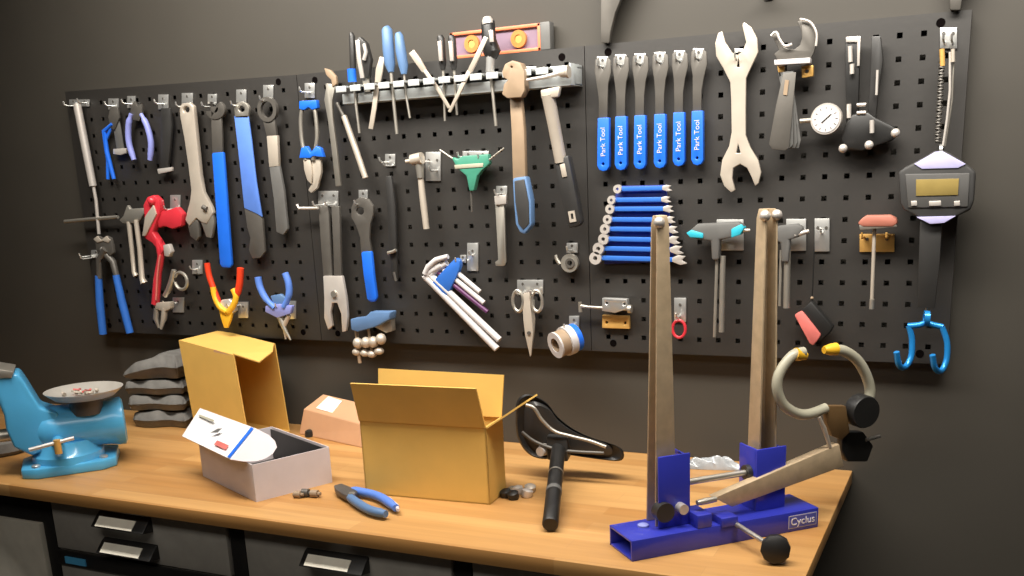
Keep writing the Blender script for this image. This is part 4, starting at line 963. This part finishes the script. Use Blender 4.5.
# white box with open printed lid
N = T(256, 502); L_ = T(203, 476); R = T(321, 479)
e1 = L_-N; LW = e1.length; e1.normalize(); e2 = V((e1.y, -e1.x, 0))
if e2.dot(R-N) < 0: e2 = -e2
RW = (R-N).length; hw = solveh(N, 465)
wb = lambda s, d, z: N+e1*s+e2*d+zz*z
t = thing('parts_box', 'small white printed box with lid flipped open before the tall box', 'box', wb(LW/2, RW/2, 0))
m = M(); ct = .0018
sheet(m, [wb(0, 0, 0), wb(LW, 0, 0), wb(LW, 0, hw), wb(0, 0, hw)], ct)
sheet(m, [wb(0, RW, 0), wb(LW, RW, 0), wb(LW, RW, hw), wb(0, RW, hw)], ct)
sheet(m, [wb(0, 0, 0), wb(0, RW, 0), wb(0, RW, hw), wb(0, 0, hw)], ct)
sheet(m, [wb(LW, 0, 0), wb(LW, RW, 0), wb(LW, RW, hw), wb(LW, 0, hw)], ct)
m.build('walls', 'lilac', t, 0, False)
sheet(M(), [wb(.003, .003, .003), wb(LW-.003, .003, .003), wb(LW-.003, RW-.003, .003), wb(.003, RW-.003, .003)], .001).build('dark_inner_sheet', 'dark', t, 0, False)  # near-black sheet over the box floor
sheet(M(), [wb(.003, RW-.004, .004), wb(LW-.003, RW-.004, .004), wb(LW-.003, RW-.004, hw-.004), wb(.003, RW-.004, hw-.004)], .001).build('dark_inner_sheet', 'dark', t, 0, False)  # near-black sheet against the inner side wall
def hz(px, py, h): return T(px, py, h)
l0, l1, l2, l3 = hz(182, 436, hw+.012), hz(231, 459.5, hw+.014), hz(256, 428.5, hw+.050), hz(200, 408, hw+.062)
lid = sheet(M(), [l0, l1, l2, l3], -ct).build('lid', 'cardw', t, 0, False)
k2 = hz(268, 457, hw+.003); kn = (l2-l1).cross(k2-l1).normalized()
sheet(M(), [l1]+[onplane(x, y, l1, kn) for x, y in ((244, 461.5), (256, 461.5), (266, 458.5), (273, 453.5), (277, 447), (275, 441), (269, 435))]+[l2], -ct).build('tuck_flap', 'lilac', t, 0, False)
ln = (l1-l0).cross(l3-l0).normalized(); 
if ln.z < 0: ln = -ln
lq = lambda a, b: l0.lerp(l1, a).lerp(l3.lerp(l2, a), b)+ln*.0022
sheet(M(), [lq(.94, .02), lq(.985, .02), lq(.985, .98), lq(.94, .98)], .0004).build('blue_print_edge', 'bblue', lid, 0, False)
sheet(M(), [lq(.62, .16), lq(.84, .16), lq(.84, .30), lq(.62, .30)], .0004).build('red_print', 'pink', lid, 0, False)
sheet(M(), [lq(.44, .42), lq(.54, .50), lq(.56, .66), lq(.50, .60)], .0004).build('grey_print', 'grey', lid, 0, False)
sheet(M(), [lq(.08, .74), lq(.36, .74), lq(.36, .80), lq(.08, .80)], .0004).build('grey_print', 'hose', lid, 0, False)

# ------------------------------------------------------------------ small things on the bench
def small(name, label, cat, parts):
    t = thing(name, label, cat, parts[0][1])
    for nm, p, r, mt in parts: M().lathe([(r*.7, 0), (r, r*.3), (r, r*.9), (r*.6, r*1.2)], p, (0, 0, 1), 10).build(nm, mt, t)
    return t
for i, (x, y, r, mt, lb) in enumerate(((298, 498, .007, 'tan', 'leftmost tiny brass fitting beside the white box corner'), (306, 497, .008, 'dsteel', 'middle tiny dark fitting beside the white box corner'), (315, 497.5, .0075, 'tan', 'rightmost tiny brass fitting beside the white box corner'))):
    o = M(); p = T(x, y); o.tube([p+V((-.008, 0, r)), p+V((.006, .002, r))], [r, r], 10); o.tube([p+V((.005, .002, r)), p+V((.012, .003, r))], [r*.5, r*.5], 8)
    tag(o.build('fitting', mt, None), lb, 'fitting', 'tiny fittings by the white box')
t = thing('brake_clamp', 'small black and silver bolt cluster beside the open box', 'bicycle part', T(518, 500))
for x, y, r, mt in ((507, 497, .011, 'black'), (514, 499, .011, 'black'), (519, 494, .011, 'bright'), (526, 497, .011, 'bright'), (530, 492, .011, 'cream'), (513, 493, .009, 'steel')):
    p = T(x, y, .0); M().lathe([(r*.8, 0), (r, r*.4), (r, r*1.2), (r*.5, r*1.5), (0.001, r*1.5)], p, V((.3*random.uniform(-1, 1), .3*random.uniform(-1, 1), 1)), 12).build('bolt', mt, t)
# side cutters lying on the bench
t = thing('side_cutters', 'blue handled cutting pliers lying in front of the open box', 'pliers', T(365, 502))
hz_ = .012
def onT(pts, h=hz_): return [T(x, y, h) for x, y in pts]
M().prism([p-zz*.006 for p in onT([(334, 488), (342, 486), (352, 490), (358, 494), (352, 500), (344, 497), (336, 492)])], (0, 0, .012)).build('jaws', 'dsteel', t, .002)
M().tube(bez([tuple(p) for p in onT([(346, 490), (362, 492), (380, 497), (396, 508)])], 5), [.006]*3+[.0085]*11+[.007]*2, 10).build('handle', 'mblue', t)
M().tube(bez([tuple(p) for p in onT([(346, 494), (356, 502), (370, 510), (386, 514)])], 5), [.006]*3+[.0085]*11+[.007]*2, 10).build('handle', 'sblue', t)
M().tube([tuple(p) for p in onT([(389, 499), (397, 506), (398, 510)])], [.004, .004, .003], 8).build('pale_tip', 'lilac', t)
M().disc(T(352, 493.5, .0195), (0, 0, 1), .006, .003, 14).build('pivot', 'steel', t)

# ------------------------------------------------------------------ saddle on its seatpost
A = T(550.5, 533)+zz*.0145
sp = V((-.30, .93, .0)).normalized()
sc_ = onplane(561, 452, A, V((0, 0, 1)))          # placeholder on the post's level
Bp = None
for k in range(400):
    p = A+V((-.12, .34, .0))*(k/100.0)+zz*(.075*k/100.0)
    if proj(p)[1] < 447: Bp = p; break
pd = (Bp-A).normalized()
t = thing('saddle', 'black bicycle saddle on its seatpost lying right of the open box', 'saddle', V((Bp.x, Bp.y, TZ)))
M().lathe([(.0125, 0), (.0138, .002), (.0138, .05), (.0138, (Bp-A).length)], A, pd, 24).build('seatpost', 'black', t)
M().ring(A+pd*.11, pd, .0144, .013, .012, 24).build('post_band', 'grey', t)
M().ring(A+pd*.175, pd, .0144, .013, .004, 24).build('post_line', 'steel', t)
sn = V((-.18, 1.0, .10)).normalized()
def so(px, py, d): return onplane(px, py, Bp+sn*d, sn)
out = [(516, 405), (519, 398), (527, 394), (538, 397), (548, 404), (557, 416), (572, 428), (590, 437), (612, 444), (622, 449), (624, 457), (619, 461), (604, 460), (582, 457), (566, 455), (554, 458), (542, 459), (530, 455), (521, 445), (516, 430)]
def shell(name, d0, d1, scl, mt, cen=(560, 432)):
    m = M(); bm = m.bm; rings = []
    for d, sc_f in zip(d0, scl):
        rings.append([bm.verts.new(so(cen[0]+(x-cen[0])*sc_f if sc_f < 1 else x, cen[1]+(y-cen[1])*sc_f if sc_f < 1 else y, d)) for x, y in bez(out+[out[0]], 3)[:-1]])
    n = len(rings[0])
    for i in range(len(rings)-1):
        for k in range(n): bm.faces.new((rings[i][k], rings[i][(k+1) % n], rings[i+1][(k+1) % n], rings[i+1][k]))
    bm.faces.new(rings[0]); bm.faces.new(rings[-1][::-1]); bmesh.ops.recalc_face_normals(bm, faces=bm.faces[:])
    return m.build(name, mt, t)
shell('cover', (.014, .008, .012, .026, .038, .046), None, (.86, .96, 1, .98, .88, .6), 'black')
shell('base_shell', (.004, .012), None, (.70, .82), 'dark')
M().tube(bez([tuple(so(x, y, -.016)) for x, y in [(526, 405), (534, 408), (542, 420), (554, 431), (570, 436), (590, 441), (606, 447)]], 5), .0035, 10).build('rail', 'steel', t)
M().tube(bez([tuple(so(x, y, -.016)) for x, y in [(522, 432), (532, 440), (545, 446), (560, 450), (580, 452), (604, 453)]], 5), .0035, 10).build('rail', 'dsteel', t)
M().box(Bp-pd*.0, V((.022, 0, 0)), sn*.016, V((0, 0, .024))).build('clamp', 'dark', t, .004)
M().tube([so(540, 452, -.02), so(545, 449, .0)], [.009, .012], 12).build('clamp_bolt', 'bright', t)

# ------------------------------------------------------------------ wheel truing stand
O = T(632, 562); g1 = T(818, 527)-O; BL = g1.length; g1.normalize(); g2 = V((-g1.y, g1.x, 0)); BW = .080; BH = .034; tk = .004
def sd(s, d, z): return O+g1*s+g2*d+zz*z
def sbox(m, s0, s1, d0, d1, z0, z1): m.box(sd((s0+s1)/2, (d0+d1)/2, (z0+z1)/2), g1*(s1-s0)/2, g2*(d1-d0)/2, zz*(z1-z0)/2); return m
def son(px, py, d): return onplane(px, py, O+g2*d, g2)
def sloc(p): r = p-O; return r.dot(g1), r.dot(g2), r.z
t = thing('truing_stand', 'blue wheel truing stand with two tall steel uprights at the bench right end', 'truing stand', sd(BL/2, BW/2, 0))
m = M(); sbox(m, 0, BL, 0, tk, 0, BH); sbox(m, 0, BL, BW-tk, BW, 0, BH); sbox(m, 0, BL, tk, BW-tk, BH-tk, BH); sbox(m, 0, BL, tk, BW-tk, 0, tk)
base = m.build('base_beam', 'cobalt', t, .001)
tp = son(797, 525.5, 0); ex_ = (son(815, 522, 0)-son(783, 529, 0)).normalized()
for ex0, zl0, zh0, nm, mt, dd in ((.0, .006, .028, 'label_border', 'white', .0004), (.0012, .0072, .0268, 'label_plate', 'plate', .0007)):
    m = M(); m.prism([sd(s, -.0001, z) for s, z in ((BL-.058+ex0, zl0), (BL-.004-ex0, zl0), (BL-.004-ex0, zh0), (BL-.058+ex0, zh0))], -g2*dd); m.build(nm, mt, base, 0, False)
text('Cyclus', 'lettering', sd(BL-.031, -.0012, .0170), g1, zz, .0175, 'cardw', base, .0003)
M().lathe([(.009, 0), (.009, .003), (.005, .005)], sd(.045, .05, BH), zz, 16).build('bolt', 'lav', base)
# uprights
ZPT = .516
def upright(s, d, opening, w0, w1, dp0, dp1, zb):
    """tapering folded-steel channel; opening 'left' (-g1) or 'front' (-g2)"""
    tw = .0035; m = M(); bm = m.bm
    def pr(w_, dp):
        a, b = w_/2, dp/2
        c = [(-a, -b), (a, -b), (a, b), (-a, b), (-a, b-tw), (a-tw, b-tw), (a-tw, -b+tw), (-a, -b+tw)] if opening == 'left' else \
            [(-a, -b), (-a+tw, -b), (-a+tw, b-tw), (a-tw, b-tw), (a-tw, -b), (a, -b), (a, b), (-a, b)]
        return c
    rr = []
    for z, w_, dp in ((zb, w0, dp0), (ZPT-.014, w1, dp1), (ZPT, w1*.8, dp1*.8)):
        rr.append([bm.verts.new(sd(s+x, d+y, z)) for x, y in pr(w_, dp)])
    for i in range(2):
        for k in range(8): bm.faces.new((rr[i][k], rr[i][(k+1) % 8], rr[i+1][(k+1) % 8], rr[i+1][k]))
    bm.faces.new(rr[0]); bm.faces.new(rr[-1][::-1]); bmesh.ops.recalc_face_normals(bm, faces=bm.faces[:])
    a = m.build('upright', 'tan_steel', t, .0008)
    for k in ((-1, 1) if opening == 'front' else (-.6,)):
        M().ball(sd(s+k*w1*.46, d-dp1*.42, ZPT-.010), .0085).build('hub_pad', 'bright', a)
    return a
K['tan_steel'] = mat('warm_brushed_steel', (0.55, 0.42, 0.27), 0.38, 0.25, 0.10, 60)
s1, d1, _ = sloc(onplane(662, 522, sd(0, 0, BH), zz)); s2, d2, _ = sloc(onplane(764, 500, sd(0, 0, BH), zz))
d1 = .056; d2 = .056
for k in range(60):
    if proj(sd(s1, d1, BH))[0] > 660.5: break
    s1 += .002
s2 = s1+.10
while proj(sd(s2, d2, .25))[0] < 763.5: s2 += .001
upright(s1, d1, 'left', .038, .020, .034, .020, BH)
upright(s2, d2, 'front', .036, .023, .036, .024, BH)
# brackets holding the uprights
def bracket2(s, d, w_, dp, h, open_side):
    m = M(); a = .004
    sbox(m, s-w_/2, s+w_/2, d-dp/2-a, d-dp/2, BH, BH+h)
    sbox(m, s+w_/2-a, s+w_/2, d-dp/2, d+dp/2, BH, BH+h*.96)
    if open_side: sbox(m, s-w_/2, s-w_/2+a, d-dp/2, d+dp/2, BH, BH+h)
    return m.build('bracket', 'cobalt', t, .0015)
bracket2(s1+.008, d1-.002, .056, .046, .118, False)
bracket2(s2, d2, .056, .048, .105, True)
# pivot rods and bolts
M().tube([sd(s1+.02, d1-.006, BH+.062), sd(s2-.026, d2-.006, BH+.062)], .0055, 12).build('cross_rod', 'steel', t)
M().tube([sd(s2-.036, d2-.006, BH+.062), sd(s2-.024, d2-.006, BH+.062)], .013, 14).build('rod_collar', 'dark', t)
p = son(683, 509, d1-.04); 
M().tube([p+g2*.03, p-g2*.004], .0085, 14).build('pivot_bolt', 'bright', t)
p2 = son(664, 512, d1-.032); M().tube([p2+g2*.012, p2-g2*.006], .016, 18).build('dark_washer', 'dark', t)
m = M(); sbox(m, s1+.034, s1+.060, .0, .05, BH, BH+.022); m.build('pivot_block', 'cobalt', t, .002)
m = M(); sbox(m, s1+.075, s1+.105, -.004, .03, BH-.004, BH+.012); m.build('pivot_block', 'cobalt', t, .002)
M().tube([son(697, 503, .02), son(706, 501, .02), son(716, 499, .02)], [.0045, .0055, .0045], 12).build('spring', 'steel', t)
# calliper arm
dA = .022
q = [son(714, 498, dA), son(732.5, 507, dA), son(844, 466.5, dA), son(839.5, 444, dA)]
m = M(); m.prism(q, g2*.018); m.build('calliper_arm', 'tan_steel', t, .0015)
# calliper jaws
dC = .030
jaw = bez([(804, 352), (792, 356), (780, 372), (777, 388), (783, 404), (796, 413), (809, 414), (826, 408)], 5)
M().tube([son(x, y, dC) for x, y in jaw], .0086, 14).build('calliper_jaw', 'hose', t)
jaw = bez([(832, 350), (844, 351), (857, 360), (866, 375), (870, 390), (868, 403)], 5)
M().tube([son(x, y, dC) for x, y in jaw], .0088, 14).build('calliper_jaw', 'hose', t)
for a, b in (((806, 356), (795, 354)), ((824, 350), (836, 349))):
    M().tube([son(*a, dC), son((a[0]+b[0])/2, (a[1]+b[1])/2, dC), son(*b, dC)], [.006, .0095, .0105], 14).build('yellow_tip', 'yellow', t)
c = son(862, 411, dC-.004); M().lathe([(.026, -.012), (.0275, -.009), (.0275, .012), (.020, .016)], c, g2, 20).build('calliper_knob', 'black', t)
M().prism([son(x, y, dC-.004) for x, y in [(826, 406), (846, 406), (850, 432), (842, 440), (832, 436), (828, 424)]], g2*.012).build('spring_plate', 'brown', t, .001) if 'brown' in K else M().prism([son(x, y, dC-.004) for x, y in [(826, 406), (846, 406), (850, 432), (842, 440), (832, 436), (828, 424)]], g2*.012).build('spring_plate', 'dark', t, .001)
M().prism([son(x, y, dC+.006) for x, y in [(843, 432), (864, 432), (874, 446), (868, 462), (848, 462), (842, 450)]], g2*.016).build('dark_clamp', 'black', t, .003)
M().tube([son(819, 417, dC-.006), son(824, 428, dC-.006), son(830, 447, dC-.006)], [.0028, .004, .003], 8).build('adjuster_chain', 'cream', t)
M().tube([son(866, 440, dC), son(880, 436, dC)], .003, 8).build('clamp_pin', 'dsteel', t)
# front knob
k0 = son(736, 524, -.001); dK = -.03
while sloc(son(775.5, 549, dK))[2] < .0235 and dK > -.2: dK -= .002
while sloc(son(775.5, 549, dK))[2] > .0255: dK += .001
k1 = son(775.5, 549, dK)
M().tube([k0, k1], .0042, 10).build('knob_rod', 'steel', t)
vw = (CP-k1).normalized(); vw.z *= .4
M().lathe([(.018, -.012), (.0222, -.008), (.0222, .006), (.016, .010)], k1, vw.normalized(), 10).build('knob', 'black', t)

# clear bag by the wall
p = T(686, 466); pe = T(748, 468); random.seed(5)
m = M(); bm = m.bm; nu, nv = 24, 12; ex = (pe-p); G = []
for i in range(nu+1):
    r = []
    for j in range(nv+1):
        u, v = i/nu, j/nv; h = -.002+.026*math.sin(math.pi*min(1, u*1.05))**.5*math.sin(math.pi*(.15+.85*v))+.006*math.sin(u*17+v*5)*math.sin(v*9+u*4)
        r.append(bm.verts.new((p.x+ex.x*u, p.y+ex.y*u+v*.026*1.0-.022, TZ+max(.001, h if 0 < i < nu else .003))))
    G.append(r)
Gb = [[bm.verts.new((q_.co.x, q_.co.y, TZ+.0004)) for q_ in r] for r in G]
for i in range(nu):
    for j in range(nv):
        bm.faces.new((G[i][j], G[i+1][j], G[i+1][j+1], G[i][j+1])); bm.faces.new((Gb[i][j], Gb[i][j+1], Gb[i+1][j+1], Gb[i+1][j]))
for i in range(nu):
    for j in (0, nv): bm.faces.new((G[i][j], G[i+1][j], Gb[i+1][j], Gb[i][j]))
for j in range(nv):
    for i in (0, nu): bm.faces.new((G[i][j], G[i][j+1], Gb[i][j+1], Gb[i][j]))
bmesh.ops.recalc_face_normals(bm, faces=bm.faces[:])
o = m.build('plastic_bag', 'film', None); tag(o, 'crumpled clear plastic bag on the bench against the wall between uprights', 'bag')

for o in bpy.data.objects:
    if '_o' in o.keys(): del o['_o']
